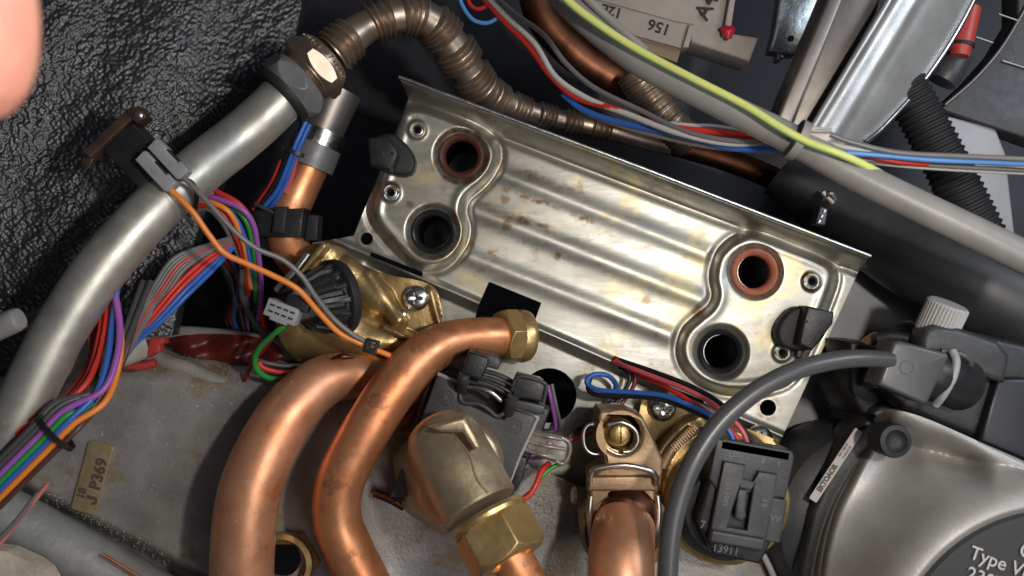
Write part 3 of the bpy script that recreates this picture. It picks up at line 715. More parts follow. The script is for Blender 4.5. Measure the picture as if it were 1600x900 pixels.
# fan of flat ribbon wires behind
h2 = thing('ribbon_wires', 'flat fan of grey, red and blue wires behind the steel pipe', 'wire harness', W(270, 430, 100))
fan = [('grey', 0), ('grey', 1), ('grey', 2), ('red', 3), ('grey', 4), ('grey', 5), ('red', 6), ('red', 7), ('blue', 8), ('blue', 9)]
for c_, i in fan:
    o_ = i * 3.9
    pts = [(358 + i * .6, 373 + i * 1.6, 70), (330 + o_ * .35, 382 + o_ * .30, 95), (275 + o_ * .75, 402 + o_ * .85, 125), (245 + o_ * .9, 440 + o_ * .8, 135), (222 + o_ * .55, 485 + o_ * .45, 145), (190 + o_ * .3, 550 + o_ * .3, 190), (160 + o_ * .1, 610, 240)] if i < 6 else \
          [(360 + (i - 6) * 1.2, 376 + i * 1.2, 72), (325 + (i - 6) * 3, 402 + (i - 6) * 6, 100), (280 + (i - 6) * 4.5, 442 + (i - 6) * 6, 130), (240 + (i - 6) * 4, 490 + (i - 6) * 4, 142), (205, 535 + (i - 6) * 3, 150), (160, 610 + i, 180)]
    tube('wire', pts, 4.3, M['w_' + c_], h2, n=10, label=c_ + ' wire')
h3 = thing('wire_loom', 'arched loom of red, purple, orange and green wires right of the steel pipe', 'wire harness', W(380, 350, 60))
for c_, pts in (('red', [(315, 285, 90), (340, 300, 100), (372, 318, 100), (392, 345, 85), (402, 390, 60), (405, 450, 20), (412, 520, -20)]),
                ('violet', [(318, 305, 95), (345, 312, 102), (378, 327, 100), (396, 352, 85), (403, 395, 60), (408, 450, 25), (404, 500, -10)]),
                ('orange', [(305, 312, 95), (335, 318, 102), (358, 332, 98), (374, 362, 80), (385, 400, 55), (392, 450, 20)]),
                ('red', [(300, 322, 85), (330, 322, 92), (352, 340, 90), (370, 372, 70), (382, 410, 45), (388, 460, 10)]),
                ('grey', [(300, 330, 80), (325, 326, 85), (346, 345, 80), (364, 378, 60), (378, 415, 35), (384, 470, 0)]),
                ('blue', [(330, 310, 80), (352, 322, 88), (370, 345, 86), (383, 375, 70), (391, 410, 48), (397, 452, 15)]),
                ('green', [(345, 315, 80), (368, 326, 88), (386, 348, 84), (395, 380, 68), (399, 415, 45), (400, 470, 5)]),
                ('black', [(350, 330, 60), (372, 350, 66), (388, 380, 58), (398, 420, 30), (405, 480, 0)]),
                ('darkgrey', [(378, 420, 42), (378, 460, 30), (392, 495, 10), (420, 530, -20)])):
    tube('wire', pts, 4.6, M['w_' + c_], h3, n=10, label=c_ + ' wire')
rw = random.Random(11)
for k, c_ in enumerate(('black', 'darkgrey', 'darkred', 'blue', 'brown', 'violet', 'black', 'green', 'darkgrey', 'red')):
    x0 = 352 + k * 6; j = [rw.uniform(-7, 7) for _ in range(6)]
    tube('wire', [(x0 - 14 + j[0], 400, 20), (x0 + j[1], 430, -10), (x0 + 6 + j[2], 465, -30), (x0 + 2 + j[3], 500, -40), (x0 + 14 + j[4], 540, -50)], 4.2, M['w_' + c_], h3, n=8, label=c_ + ' wire')
h4 = thing('sensor_wires', 'blue and red wires passing in front of the small copper elbow below the nut', 'wires', W(435, 260, 40))
for c_, pts in (('blue', [(478, 190, 60), (462, 225, 60), (448, 262, 50), (432, 298, 35), (405, 332, 20)]), ('blue', [(484, 194, 55), (468, 228, 52), (453, 266, 42), (440, 298, 28), (415, 335, 10)]),
                ('red', [(440, 250, 40), (425, 285, 32), (412, 305, 25), (396, 328, 15)]), ('pink', [(475, 208, 50), (464, 240, 44), (456, 275, 30), (445, 300, 20)]), ('black', [(465, 205, 55), (450, 240, 50), (436, 275, 40), (418, 305, 30), (402, 328, 20)])):
    tube('wire', pts, 3.8, M['w_' + c_], h4, n=8, label=c_ + ' wire')
cable_tie('cable_tie', 'small black cable tie on the blue wires beside the grey fitting', (459, 238), 54, math.radians(110), 15, 9, M['black'], 6)

# ================================================================== small copper branch below the nut
cb = thing('copper_branch', 'short copper pipe with a grey fitting in the shadow left of the plate', 'pipe fitting', W(470, 280, -40))
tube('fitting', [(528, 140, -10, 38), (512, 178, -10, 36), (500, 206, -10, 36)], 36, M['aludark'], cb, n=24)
tube('fitting_ring', [(506, 204, -8, 37), (497, 226, -8, 37)], 37, M['bright'], cb, n=28)
tube('sleeve', [(497, 224, -10, 38), (483, 260, -10, 38)], 38, M['nut_black'], cb, n=24)
tube('copper_pipe', [(484, 255, -14, 31), (468, 290, -14, 31), (452, 330, -10, 31), (448, 375, -6, 31), (470, 410, -4, 31), (505, 430, -4, 31)], 31, M['copper'], cb, n=28)
F = flatframe(430, 345, 15, 4)
prism('clamp_block', [[(-30, 14), (48, 22), (46, -24), (-20, -28)]], -30, 18, F, M['black'], cb, 4)
prism('clamp_block', [[(4, 20), (24, 22), (22, -20), (2, -20)]], 12, 26, F, M['blackmatt'], cb, 3)
prism('clamp_plate', [[(-32, 20), (18, 10), (18, 6), (-32, 14)]], 16, 24, F @ Matrix.Rotation(math.radians(-12), 4, 'Z'), M['darkgrey'], cb, 1)
prism('rubber_block', [[(48, 14), (66, 14), (66, -26), (46, -28)]], -40, -4, F, M['blackmatt'], cb, 3)
# ================================================================== left brass valve, black ribbed motor cap
lv = thing('brass_valve', 'brass valve casting bolted to the plate, left of the copper pipes', 'valve', W(590, 500, 0))
def lvh(X, Y):
    h = 26 + 0 * X
    h = smax(h, capsule(X, Y, (470, 500), (600, 540), 62, 40, 18), 6)
    h = smax(h, capsule(X, Y, (505, 400), (480, 440), 34, 40, 24), 5)
    h = smax(h, capsule(X, Y, (540, 420), (590, 470), 22, 26, 34), 5)
    h = smax(h, capsule(X, Y, (575, 430), (620, 500), 9, 12, 48), 4)
    h = smax(h, capsule(X, Y, (560, 530), (650, 545), 30, 18, 34), 5)
    h = smax(h, capsule(X, Y, (505, 385), (470, 425), 7, 7, 66), 3)
    h = smax(h, capsule(X, Y, (482, 408), (500, 398), 6, 6, 60), 3)
    h = smax(h, capsule(X, Y, (672, 455), (686, 505), 6, 4, 33), 3)
    h = smax(h, capsule(X, Y, (600, 512), (672, 545), 5, 5, 58), 3)
    return np.clip(h, 4, 200) + 2.5 * np.sin(X / 17 + Y / 29) * np.sin(Y / 21)
sheet('valve_body', crom([(500, 380), (530, 385), (560, 410), (600, 428), (660, 440), (684, 458), (692, 500), (690, 540), (640, 570), (560, 590), (460, 560), (430, 500), (450, 420), (475, 388)], 4, True) and [tuple(p) for p in crom([(500, 380), (530, 385), (560, 410), (600, 428), (660, 440), (684, 458), (692, 500), (690, 540), (640, 570), (560, 590), (460, 560), (430, 500), (450, 420), (475, 388)], 4, True)],
      [], lvh, 2.5, M['brasscast'], lv, thick=14)
tube('steel_rod', [(482, 396, 92), (460, 425, 92), (432, 455, 92)], 6.5, M['bright'], lv, n=14)
sc_ = tag(screw('pan_head_screw', flatframe(650, 466, 32), 20, M['bright']), 'cross head screw in the left brass valve beside the copper pipes', 'screw', 'pan head screws')
lathe('small_stud', flatframe(628, 492, 34), [(9, -6), (9, 3), (7, 7), (3, 9)], M['bright'], lv, 20)

mc = thing('valve_motor_cap', 'round black ribbed plastic cap with a grey eight way plug at its left end', 'valve cap', W(500, 470, 60))
axc = Vector((-0.72, -0.16, 0.62)); F = frame(524, 466, 78, axc, (0, 1, 0))
def ribs(a, r, z):
    if z < 8 or z > 52: return 1
    return 1 + 0.16 * (1 if (a * 16 / (2 * math.pi)) % 1 < 0.5 else 0) * min(1, (z - 6) / 10)
lathe('cap_rim', F, [(40, -14), (58, -12), (61, -6), (61, 3), (56, 6)], M['blackmatt'], mc, 56)
lathe('cap_shell', F, [(52, 0), (50, 9), (47, 12), (44, 28), (38, 44), (36, 50), (28, 58)], M['black'], mc, 96, rmod=ribs, smooth=25)
for k in range(14):
    a = 2 * math.pi * k / 14
    prism('cap_rib', [[(26, 8), (57, 3), (55, 10), (44, 34), (30, 44)]], -4, 4, F @ Matrix.Rotation(a, 4, 'Z') @ Matrix.Rotation(math.pi / 2, 4, 'X'), M['black'], mc, 1)
FP = F @ Matrix.Rotation(math.radians(8), 4, 'Z')
prism('plug_housing', [rrect(-30, -25, 30, 25, 4)], 36, 84, FP, M['black'], mc, 3)
G = flatframe(439, 488, 178, 21)
g_ = prism('grey_plug', [[(-26, -13), (-14, -13), (-14, -17), (14, -17), (14, -13), (26, -13), (26, 8), (22, 14), (-26, 14)]], -34, 0, G, M['greyplastic'], mc, 1.5)
for r_ in (0, 1):
    for k in range(4):
        prism('plug_slot', [rect(-20 + k * 11, -5.5 + r_ * 10, -12 + k * 11, -2.5 + r_ * 10)], -1, 0.6, G, M['blackmatt'], g_, 0.2)
prism('plug_clip', [rrect(-8, -6, 30, 14, 2)], -30, -8, G @ Matrix.Translation((6, 18, 0)), M['black'], mc, 2)
pw = thing('plug_wires', 'green, red and grey wires leaving the grey plug and diving behind the copper pipe', 'wires', W(430, 560, 60))
tube('wire', [(446, 508, 150), (432, 518, 145), (408, 540, 120), (398, 560, 100), (404, 580, 85), (425, 592, 70), (460, 590, 50)], 4.6, M['w_green'], pw, n=10, label='green wire')
tube('wire', [(404, 565, 80), (412, 575, 76), (440, 582, 62), (470, 580, 45)], 4.2, M['w_red'], pw, n=10, label='red wire')
tube('wire', [(400, 562, 72), (420, 568, 68), (450, 572, 55), (480, 570, 40)], 4.2, M['w_darkgrey'], pw, n=10, label='grey wire')
tube('wire', [(440, 500, 120), (430, 520, 110), (412, 545, 90), (395, 565, 70), (380, 600, 30)], 3.6, M['w_darkred'], pw, n=8, label='dark red wire')
# dark red film and red clip
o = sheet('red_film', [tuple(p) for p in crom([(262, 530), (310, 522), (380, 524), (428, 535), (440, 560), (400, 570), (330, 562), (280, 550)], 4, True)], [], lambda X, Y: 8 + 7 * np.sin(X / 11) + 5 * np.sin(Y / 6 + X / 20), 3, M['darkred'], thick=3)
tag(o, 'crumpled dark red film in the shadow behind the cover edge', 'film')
rc = thing('red_clip', 'red plastic clip with a curved arm on the edge of the grimy cover', 'clip', W(230, 550, 60))
tube('clip_arm', [(168, 562, 75), (195, 570, 78), (222, 572, 78), (244, 566, 76)], 7, M['redplastic'], rc, n=10)
pxprism('clip_hook', [[(219, 556), (231, 540), (234, 529), (255, 527), (256, 536), (248, 539), (250, 549), (240, 552), (230, 560)]], 62, 84, M['redplastic'], rc, 2)
pxprism('clip_web', [[(200, 536), (228, 532), (224, 556), (212, 552)]], 50, 62, M['redplastic'], rc, 2)
# grey stub at the left edge
o = tag(tube('rod_end', [(-50, 535, 330), (-10, 516, 330), (22, 501, 330), (32, 497, 330, 16)], 19, M['lightgrey'], None, n=24), 'blunt pale grey rod end poking in at the left edge', 'rod')
tube('thin_tube', [(20, 510, 180), (70, 488, 160), (110, 478, 130)], 12, M['aludark'], None, n=16)['label'] = 'dull brown thin tube behind the steel pipe, left'
bpy.data.objects['thin_tube']['category'] = 'tube'
o = tag(tube('grey_duct', [(40, 680, 190, 40), (100, 610, 190, 34), (150, 560, 150, 30), (215, 540, 90, 24)], 36, M['coverlight'], None, n=24, wob=.05), 'dusty grey duct behind the coloured wires above the cover', 'duct')

# ================================================================== copper pipes
cp1 = thing('copper_pipe', 'thick copper pipe curving down, the left one of the two in front', 'pipe', W(420, 720, 150))
tube('pipe', [(640, 590, 20, 34), (600, 590, 40, 35), (550, 588, 60, 36), (505, 596, 84, 40), (455, 640, 115, 44.5), (418, 700, 135, 47), (393, 760, 145, 48.5), (382, 820, 146, 49), (378, 890, 140, 49), (376, 980, 130, 48)], 45, M['copperpink'], cp1, n=44, per=10, wob=0.015)
lathe('joint_nut', flatframe(446, 880, 58), [(52, -20), (54, 0), (44, 10), (36, 6), (34, -20)], M['brasscast'], cp1, 6, cap='ring', smooth=20)
lathe('joint_ring', flatframe(441, 880, 66), [(48, -6), (48, 8), (40, 10), (38, -6)], M['brass'], cp1, 40, cap='ring')
cp2 = thing('copper_pipe', 'bright copper pipe with an S bend leading from the brass nut on the plate', 'pipe', W(590, 680, 150))
tube('pipe', [(806, 527, 36, 30), (775, 526, 55, 30.5), (738, 528, 72, 31.5), (692, 538, 96, 33.5), (650, 566, 120, 36), (612, 612, 140, 37.5), (580, 660, 150, 38), (550, 712, 152, 38), (530, 760, 150, 38), (527, 810, 145, 38), (543, 855, 140, 38), (568, 905, 135, 38), (600, 970, 130, 38)], 37, M['copper'], cp2, n=44, per=10, wob=0.012)
axn = (W(770, 533, 58) - W(800, 540, 38)).normalized()
Fn = frame(806, 525, 34, (-0.87, 0.02, 0.5), (0, 1, 0))
hexnut('union_nut', Fn, 38, 30, M['brass'], cp2, 0.78, rot=math.radians(12))
lathe('nut_collar', Fn, [(40, -18), (42, -10), (38, 2)], M['brass'], cp2, 36)
o = tag(tube('drip', [(520, 561, 104, 2), (536, 557, 104, 5), (554, 559, 98, 2)], 5, M['copperdark'], None, n=10), 'brown wet stain drop on top of the left copper pipe', 'drip')
# thin pipes and dirt between
o = tag(tube('thin_copper_tube', [(585, 770, 60), (610, 780, 62), (632, 792, 60)], 7, M['copperdark'], None, n=14), 'short dark copper tube between the S bend pipe and the black bracket', 'tube')
mw = thing('loose_wires', 'red and dark wires glimpsed between the S bend pipe and the black bracket', 'wires', W(650, 640, 30))
for c_, pts in (('red', [(630, 660, 20), (645, 648, 40), (660, 655, 30)]), ('darkred', [(620, 680, 20), (640, 660, 46), (652, 630, 40), (662, 605, 30)]), ('darkgrey', [(612, 672, 10), (636, 640, 40), (655, 612, 34)]), ('orange', [(640, 640, 30), (655, 618, 46), (668, 600, 40)])):
    tube('wire', pts, 4, M['w_' + c_], mw, n=8, label=c_ + ' wire')

# ================================================================== flow turbine with brass elbow
fs = thing('flow_sensor', 'black plastic bracket block with raised tabs behind the brass elbow', 'sensor', W(760, 650, 60))
pxprism('bracket_plate', [[(684, 583), (718, 597), (722, 628), (752, 640), (775, 652), (788, 655), (800, 628), (837, 648), (840, 658), (792, 768), (608, 778), (640, 700)], circ(722, 716, 50)], 96, 132, M['darkgrey'], fs, 4)
pxprism('bracket_base', [[(676, 590), (700, 575), (860, 640), (850, 670), (800, 775), (612, 785), (640, 690)]], 50, 98, M['black'], fs, 4)
pxprism('tab', [[(732, 549), (762, 558), (764, 568), (752, 594), (722, 584)]], 100, 176, M['black'], fs, 4)
pxprism('tab_back', [[(744, 548), (778, 558), (783, 568), (778, 578), (756, 572)]], 80, 150, M['darkgrey'], fs, 3)
pxprism('tab', [[(808, 588), (846, 596), (852, 602), (847, 628), (802, 619), (800, 606)]], 100, 172, M['black'], fs, 3)
tube('tab_rim', [(800, 610, 168), (806, 592, 170), (818, 588, 172), (848, 597, 172), (853, 606, 170), (849, 630, 168)], 3.2, M['darkgrey'], fs, n=8)
pxprism('tab_shelf', [[(800, 622), (852, 634), (850, 648), (838, 648), (800, 636)]], 110, 160, M['darkgrey'], fs, 3)
for dx, dy in ((0, 0), (-5, 9), (6, -8)):
    tube('rail', [(752 + dx, 588 + dy, 140), (778 + dx, 596 + dy, 142), (806 + dx, 612 + dy, 140)], 4, M['darkgrey'], fs, n=8)
tube('post', [(720, 612, 120), (724, 596, 165), (726, 584, 172)], 9, M['darkgrey'], fs, n=12)
tube('post', [(794, 648, 120), (798, 630, 160), (802, 618, 170)], 9, M['darkgrey'], fs, n=12)
tube('raised_edge', [(719, 606, 132), (720, 625, 134), (730, 630, 135), (748, 631, 136), (764, 640, 136), (776, 650, 134), (786, 646, 134), (794, 634, 132)], 4, M['darkgrey'], fs, n=8)
tube('spring_clip', [(732, 604, 142), (750, 606, 146), (768, 613, 148), (784, 626, 146)], 4.2, M['wiresteel'], fs, n=10)
tube('raised_edge', [(684, 584, 132), (716, 597, 133)], 3, M['greyplastic'], fs, n=8)
tube('raised_edge', [(800, 634, 132), (837, 650, 133), (835, 664, 132), (812, 714, 130), (792, 764, 128)], 3, M['greyplastic'], fs, n=8)
for x, y in ((697, 621), (804, 667)):
    for r_ in (11, 6): lathe('moulded_ring', flatframe(x, y, 132), [(r_ - 1.2, -1), (r_ - .8, 1), (r_ + .8, 1), (r_ + 1.2, -1)], M['darkgrey'], fs, 28, cap=False)
sk = thing('clear_socket', 'smoky clear plastic plug socket sticking out to the right of the black bracket', 'socket', W(860, 690, 60))
pxprism('socket_shell', [[(826, 672), (880, 682), (890, 694), (884, 722), (868, 724), (818, 706)]], 70, 118, M['clearplastic'], sk, 5)
for a, b_ in (((832, 676), (882, 687)), ((826, 690), (884, 702)), ((820, 702), (876, 718))):
    tube('socket_rib', [(a[0], a[1], 118), ((a[0] + b_[0]) / 2, (a[1] + b_[1]) / 2 + 1, 121), (b_[0], b_[1], 117)], 3.2, M['clearplastic'], sk, n=8)
tube('socket_rim', [(878, 684, 118), (889, 692, 118), (890, 708, 116), (880, 724, 116), (868, 720, 118)], 3.4, M['clearplastic'], sk, n=8)
lathe('socket_pin', flatframe(858, 694, 119), [(4, -2), (4, 1), (1, 2)], M['w_violet'], sk, 12)
pxprism('side_catch', [[(812, 712), (824, 716), (818, 746), (806, 768), (796, 766), (802, 740)]], 60, 112, M['black'], fs, 3)
sw2 = thing('socket_wires', 'red and green wires curling below the clear socket', 'wires', W(840, 740, 60))
tube('wire', [(858, 724, 96), (846, 736, 110), (838, 756, 120), (825, 775, 124), (800, 786, 126)], 4.6, M['w_red'], sw2, n=10, label='red wire')
tube('wire', [(889, 718, 92), (878, 724, 100), (862, 731, 104), (846, 745, 108), (834, 764, 108), (812, 782, 106)], 3.4, M['w_green'], sw2, n=10, label='green wire')
tube('wire', [(856, 602, -30), (862, 630, -24), (868, 665, 0), (862, 680, 30)], 3.4, M['w_violet'], sw2, n=8, label='purple wire')
tube('wire', [(862, 600, -30), (870, 640, -24), (876, 668, 0), (868, 684, 30)], 3.2, M['w_grey'], sw2, n=8, label='grey wire')
tube('wire', [(812, 722, 70), (835, 716, 66), (850, 714, 60)], 3, M['w_violet'], sw2, n=8, label='purple wire')

be = thing('brass_elbow', 'weathered brass elbow with a big hex nut in the lower middle', 'elbow fitting', W(730, 760, 120))
E0 = W(700, 700, 205); E1 = W(766, 822, 250)
dax = (E1 - E0).normalized()
def exf(P, ax_, up=(0, 0, 1), s=S(220)):
    z = Vector(ax_).normalized(); x = Vector(up).cross(z).normalized(); y = z.cross(x)
    m = Matrix((x, y, z)).transposed().to_4x4(); m.translation = P; return m @ Matrix.Scale(s * K, 4)
lathe('inlet_disc', frame(722, 716, 138, (0.12, 0.05, 1)), [(40, -20), (60, -16), (63, 0), (62, 34), (58, 44), (50, 50), (10, 54)], M['brassdull'], be, 48)
FE = exf(E0 - dax * 28 * K, dax)
lathe('elbow_body', FE, [(6, -22), (30, -19), (48, -9), (57, 6), (61, 25), (61.5, 90), (61, 138), (58, 142)], M['brassdull'], be, 48)
vb = [(608, 712, 130), (650, 660, 150), (705, 640, 190)]
def wedge():
    v = []; f = []
    prof = [(608, 716, 60), (652, 668, 60), (700, 652, 60), (730, 700, 60), (720, 800, 60), (700, 842, 60), (628, 800, 60)]
    top = [(640, 712, 190), (664, 678, 205), (700, 664, 225), (726, 700, 250), (742, 780, 250), (704, 838, 200), (650, 790, 175)]
    for p in prof + top: v.append(W(*p))
    n = 7
    f = [tuple(range(n)), tuple(range(2 * n - 1, n - 1, -1))] + [(i, (i + 1) % n, (i + 1) % n + n, i + n) for i in range(n)]
    o = mesh('elbow_shoulder', v, f, M['brassdull'], be, 60)
    b_ = o.modifiers.new('b', 'BEVEL'); b_.width = 14 * K; b_.segments = 4; b_.limit_method = 'NONE'
    return o
wedge()
# casting seam and lug
def surf(t, a, e=1.0):
    return FE @ Vector((61.5 * e * math.cos(a), 61.5 * e * math.sin(a), t))
def seam(name, a, t0, t1, r, m, parent, e=1.0):
    vs = []; fs = []; n = 8; N_ = 14
    for i in range(N_ + 1):
        t = t0 + (t1 - t0) * i / N_; p = surf(t, a + 0.06 * math.sin(i * .7), e)
        ra = (p - (FE @ Vector((0, 0, t)))).normalized(); tb = dax.cross(ra)
        for k in range(n):
            q_ = 2 * math.pi * k / n; vs.append(p + (ra * math.cos(q_) + tb * math.sin(q_)) * r * K * S(220))
    for i in range(N_):
        for k in range(n): fs.append((i * n + k, i * n + (k + 1) % n, (i + 1) * n + (k + 1) % n, (i + 1) * n + k))
    return mesh(name, vs, fs, m, parent, 60)
seam('casting_seam', math.radians(62), 10, 140, 2.0, M['brassdull'], be)
pxprism('casting_lug', [[(668, 668), (726, 652), (752, 700), (742, 706), (722, 676), (690, 676)]], 250, 277, M['brassdull'], be, 5)
FNn = exf(W(762, 806, 240) + dax * 4 * K, dax)
lathe('brass_ring', FNn, [(50, -6), (60, -4), (62, 2), (60, 8), (50, 10)], M['brass'], be, 48)
hexnut('hex_nut', exf(W(764, 812, 240) + dax * 2 * K, dax), 56, 68, M['brass'], be, 0.6, rot=math.radians(2), ch=0.5)
tube('copper_stub', [(782, 845, 226, 32), (806, 885, 224, 34), (835, 935, 220, 34)], 33, M['copper'], be, n=32)

# ================================================================== right valve (oxidised brass) with clips
rv = thing('brass_valve_block', 'oxidised brass valve block with a slotted brass screw, right of centre', 'valve', W(970, 720, 60))
blk = [(938, 641), (985, 643), (1005, 652), (1037, 718), (1036, 740), (1024, 762), (1026, 800), (922, 800), (922, 745), (946, 728), (934, 652)]
pxprism('valve_block', [blk, circ(970, 680, 33)], 60, 140, M['orangecast'], rv, 5)
lathe('bore_floor', flatframe(969, 680, 100), [(36, -30), (36, -8), (24, -14), (4, -14)], M['brasscast'], rv, 36)
lathe('bore_ring', flatframe(967, 681, 108), [(21, -20), (22, 6), (28, 8), (29, 0), (29, -20)], M['brass'], rv, 36, cap=False)
lathe('screw_boss', flatframe(966, 680, 122), [(20, -30), (20, -4), (17, 0), (8, 2)], M['brass'], rv, 36)
screw('slotted_screw', flatframe(968, 679, 132), 15, M['brass'], rv, 'line', ht=.35)
tube('circlip', [(950, 664, 128), (972, 660, 130), (992, 672, 130), (996, 690, 130), (986, 704, 130), (974, 706, 130)], 4.2, M['wiresteel'], rv, n=10)
tube('circlip', [(950, 702, 128), (966, 710, 129), (984, 710, 130)], 2.8, M['wiresteel'], rv, n=8)
tube('retaining_clip', [(942, 662, 115), (920, 664, 115), (912, 676, 115), (914, 698, 115), (926, 709, 115), (946, 709, 115)], 3.4, M['wiresteel'], rv, n=10)
tube('retaining_clip', [(922, 752, 152), (924, 738, 156), (934, 732, 158), (975, 727, 160), (1012, 734, 158), (1024, 744, 154), (1024, 758, 150)], 4.6, M['wiresteel'], rv, n=10)
pxprism('clip_ledge', [[(922, 744), (1024, 744), (1026, 768), (918, 768)]], 118, 148, M['orangecast'], rv, 4)
# socket ring and copper pipe leaving it
lathe('socket_ring', frame(975, 822, 110, (0, -0.12, 1)), [(50, -70), (68, -66), (70, 20), (64, 28), (55, 22), (52, -40)], M['orangecast'], rv, 56, cap=False)
for sx in (-1, 1):
    tube('retaining_clip', [(975 + sx * 52, 775, 140), (975 + sx * 54, 800, 142), (975 + sx * 52, 830, 140), (975 + sx * 50, 850, 130)], 5, M['wiresteel'], rv, n=10)
tube('copper_pipe', [(978, 790, 20, 45), (977, 806, 90, 47), (974, 830, 150, 49), (971, 875, 200, 52), (970, 960, 230, 53)], 48, M['copperpink'], rv, n=40, per=10)
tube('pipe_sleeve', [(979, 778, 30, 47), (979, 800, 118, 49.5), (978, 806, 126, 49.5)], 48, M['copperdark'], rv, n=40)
lathe('side_nut', frame(906, 775, 70, (-1, 0.1, 0.2)), [(14, -8), (15, 0), (15, 8), (12, 12)], M['wiresteel'], rv, 6, smooth=20)

fl = thing('valve_flange', 'golden brass flange plate behind the black connector with a knurled ring', 'flange', W(1130, 720, 0))
fout = [tuple(p) for p in crom([(1012, 622), (1060, 632), (1110, 655), (1160, 668), (1215, 690), (1224, 720), (1232, 790), (1220, 850), (1170, 885), (1090, 880), (1040, 830), (1020, 760), (1000, 690), (1000, 640)], 4, True)]
def flh(X, Y):
    d = np.hypot(X - 1125, Y - 755)
    return 20 + 30 * sst((118 - d) / 10) + 22 * sst((92 - d) / 8) + 2 * np.sin(X / 13) * np.sin(Y / 17)
sheet('flange_plate', fout, [], flh, 2.5, M['brasscast'], fl, thick=16)
lathe('flange_ring', frame(1139, 790, 92, (0.05, -0.1, 1)), [(90, -50), (97, -44), (99, -6), (94, 4), (86, 6), (84, -10)], M['brass'], fl, 72, rmod=lambda a, r, z: 1 + 0.012 * (1 if (a * 90 / (2 * math.pi)) % 1 < .5 else 0) * (1 if r > 95 else 0), cap=False)
tube('raised_fin', [(1034, 728, 108, 10), (1050, 700, 112, 9), (1080, 668, 112, 8)], 9, M['orangecast'], fl, n=12)
for k in range(12):
    t = k / 11; x = 1052 + 34 * t; y = 700 - 34 * t
    tube('knurl', [(x - 4, y - 5, 120), (x + 4, y + 5, 120)], 1.6, M['orangecast'], fl, n=6)
tag(screw('pan_head_screw', flatframe(1035, 637, 26), 21, M['bright']), 'cross head screw in the golden flange below the blue wire', 'screw', 'pan head screws')
tag(screw('pan_head_screw', flatframe(1186, 685, 34), 20, M['bright']), 'cross head screw behind the black connector, half covered by wires', 'screw', 'pan head screws')

# black connector on the flange
cn = thing('black_connector', 'square black plastic connector with a latch and moulded digits on the round flange', 'connector', W(1150, 790, 60))
lathe('connector_base', frame(1136, 792, 110, (0.03, -0.05, 1)), [(84, -40), (86, -10), (82, 10), (70, 26), (20, 30)], M['black'], cn, 64)
F = flatframe(1163, 780, 175, 10)
prism('connector_body', [[(-54, 70), (56, 70), (60, 60), (58, 14), (62, -40), (44, -98), (-30, -96), (-64, -50), (-58, 10)]], -60, -6, F, M['black'], cn, 5)
# hood at the top with open mouth
prism('connector_hood', [[(-58, 86), (62, 86), (66, 78), (64, 12), (-46, 8), (-60, 22)], [(-46, 83), (54, 83), (54, 75), (-46, 75)]], -50, 0, F, M['darkgrey'], cn, 3)
prism('latch_frame', [[(-40, 62), (-6, 62), (-6, 30), (8, 30), (16, 56), (46, 56), (46, -56), (34, -64), (-34, -64), (-42, -56)], [(-6, 36), (12, 36), (14, -38), (-18, -38), (-14, -10)]], -6, 9, F @ Matrix.Translation((-4, -8, 0)), M['darkgrey'], cn, 2.5)
prism('latch_bridge', [rrect(-43, -72, 42, -52, 5)], 0, 18, F @ Matrix.Translation((-4, 0, 0)), M['darkgrey'], cn, 4)
prism('latch_tongue', [[(-14, 16), (0, 16), (2, -14), (6, -24), (0, -34), (-12, -30), (-14, -12)]], -4, 9, F, M['darkgrey'], cn, 3)
prism('side_lug', [rrect(40, -60, 68, 10, 4)], -40, -2, F, M['darkgrey'], cn, 3)
for i, s_ in enumerate('U+BY'):
    text('moulded_letter', s_, F @ Matrix.Translation((-32 + i * 25, 64, 0.4)), 11, M['moulded'], cn, 0.8, bold=.3)
text('moulded_digits', '13911', F @ Matrix.Translation((-14, -84, -5)) , 17, M['moulded'], cn, 2.4, bold=.3, mirror=False)
text('moulded_digits', '7', F @ Matrix.Translation((-56, -52, -5)), 17, M['moulded'], cn, 2.4, bold=.3)
text('moulded_digits', '013901', F @ Matrix.Translation((-32, 4, 9.6)) @ Matrix.Rotation(math.radians(-90), 4, 'Z'), 13, M['moulded'], cn, 1.0, bold=.2)
text('moulded_digits', '19', F @ Matrix.Translation((28, 2, 9.6)) @ Matrix.Rotation(math.radians(-90), 4, 'Z'), 14, M['moulded'], cn, 1.0, bold=.2)
text('moulded_digits', 'W', F @ Matrix.Translation((53, -22, -1.4)), 16, M['moulded'], cn, 1.0, bold=.2)
cw = thing('connector_wires', 'blue, red and black wires looping over the flange into the black connector', 'wires', W(1060, 620, 60))
for c_, pts in (('blue', [(1151, 724, 150), (1149, 700, 150), (1138, 672, 146), (1112, 650, 138), (1070, 630, 120), (1035, 618, 100), (990, 613, 80), (940, 610, 60), (920, 602, 48), (918, 592, 44), (930, 585, 40), (950, 587, 34), (962, 600, 20), (960, 612, 10)]),
                ('black', [(1130, 668, 120), (1090, 645, 110), (1035, 625, 90), (985, 619, 70), (940, 618, 55), (920, 610, 44), (922, 590, 34)]),
                ('pink', [(1172, 726, 150), (1170, 700, 150), (1156, 668, 146), (1120, 636, 132), (1080, 612, 110), (1030, 592, 80), (985, 575, 50), (960, 566, 14)]),
                ('red', [(1162, 726, 148), (1160, 704, 146), (1146, 676, 140), (1116, 652, 126), (1080, 628, 100), (1040, 604, 70), (1000, 586, 40), (962, 562, 10)]),
                ('black', [(1184, 730, 150), (1180, 704, 148), (1166, 676, 138), (1130, 634, 118), (1085, 606, 92), (1030, 584, 60), (960, 560, 6)])):
    tube('wire', pts, 4.0, M['w_' + c_], cw, n=10, label=c_ + ' wire')
lw = thing('branch_wires', 'thin red and black wires running down to the left behind the brass block', 'wires', W(930, 650, 20))
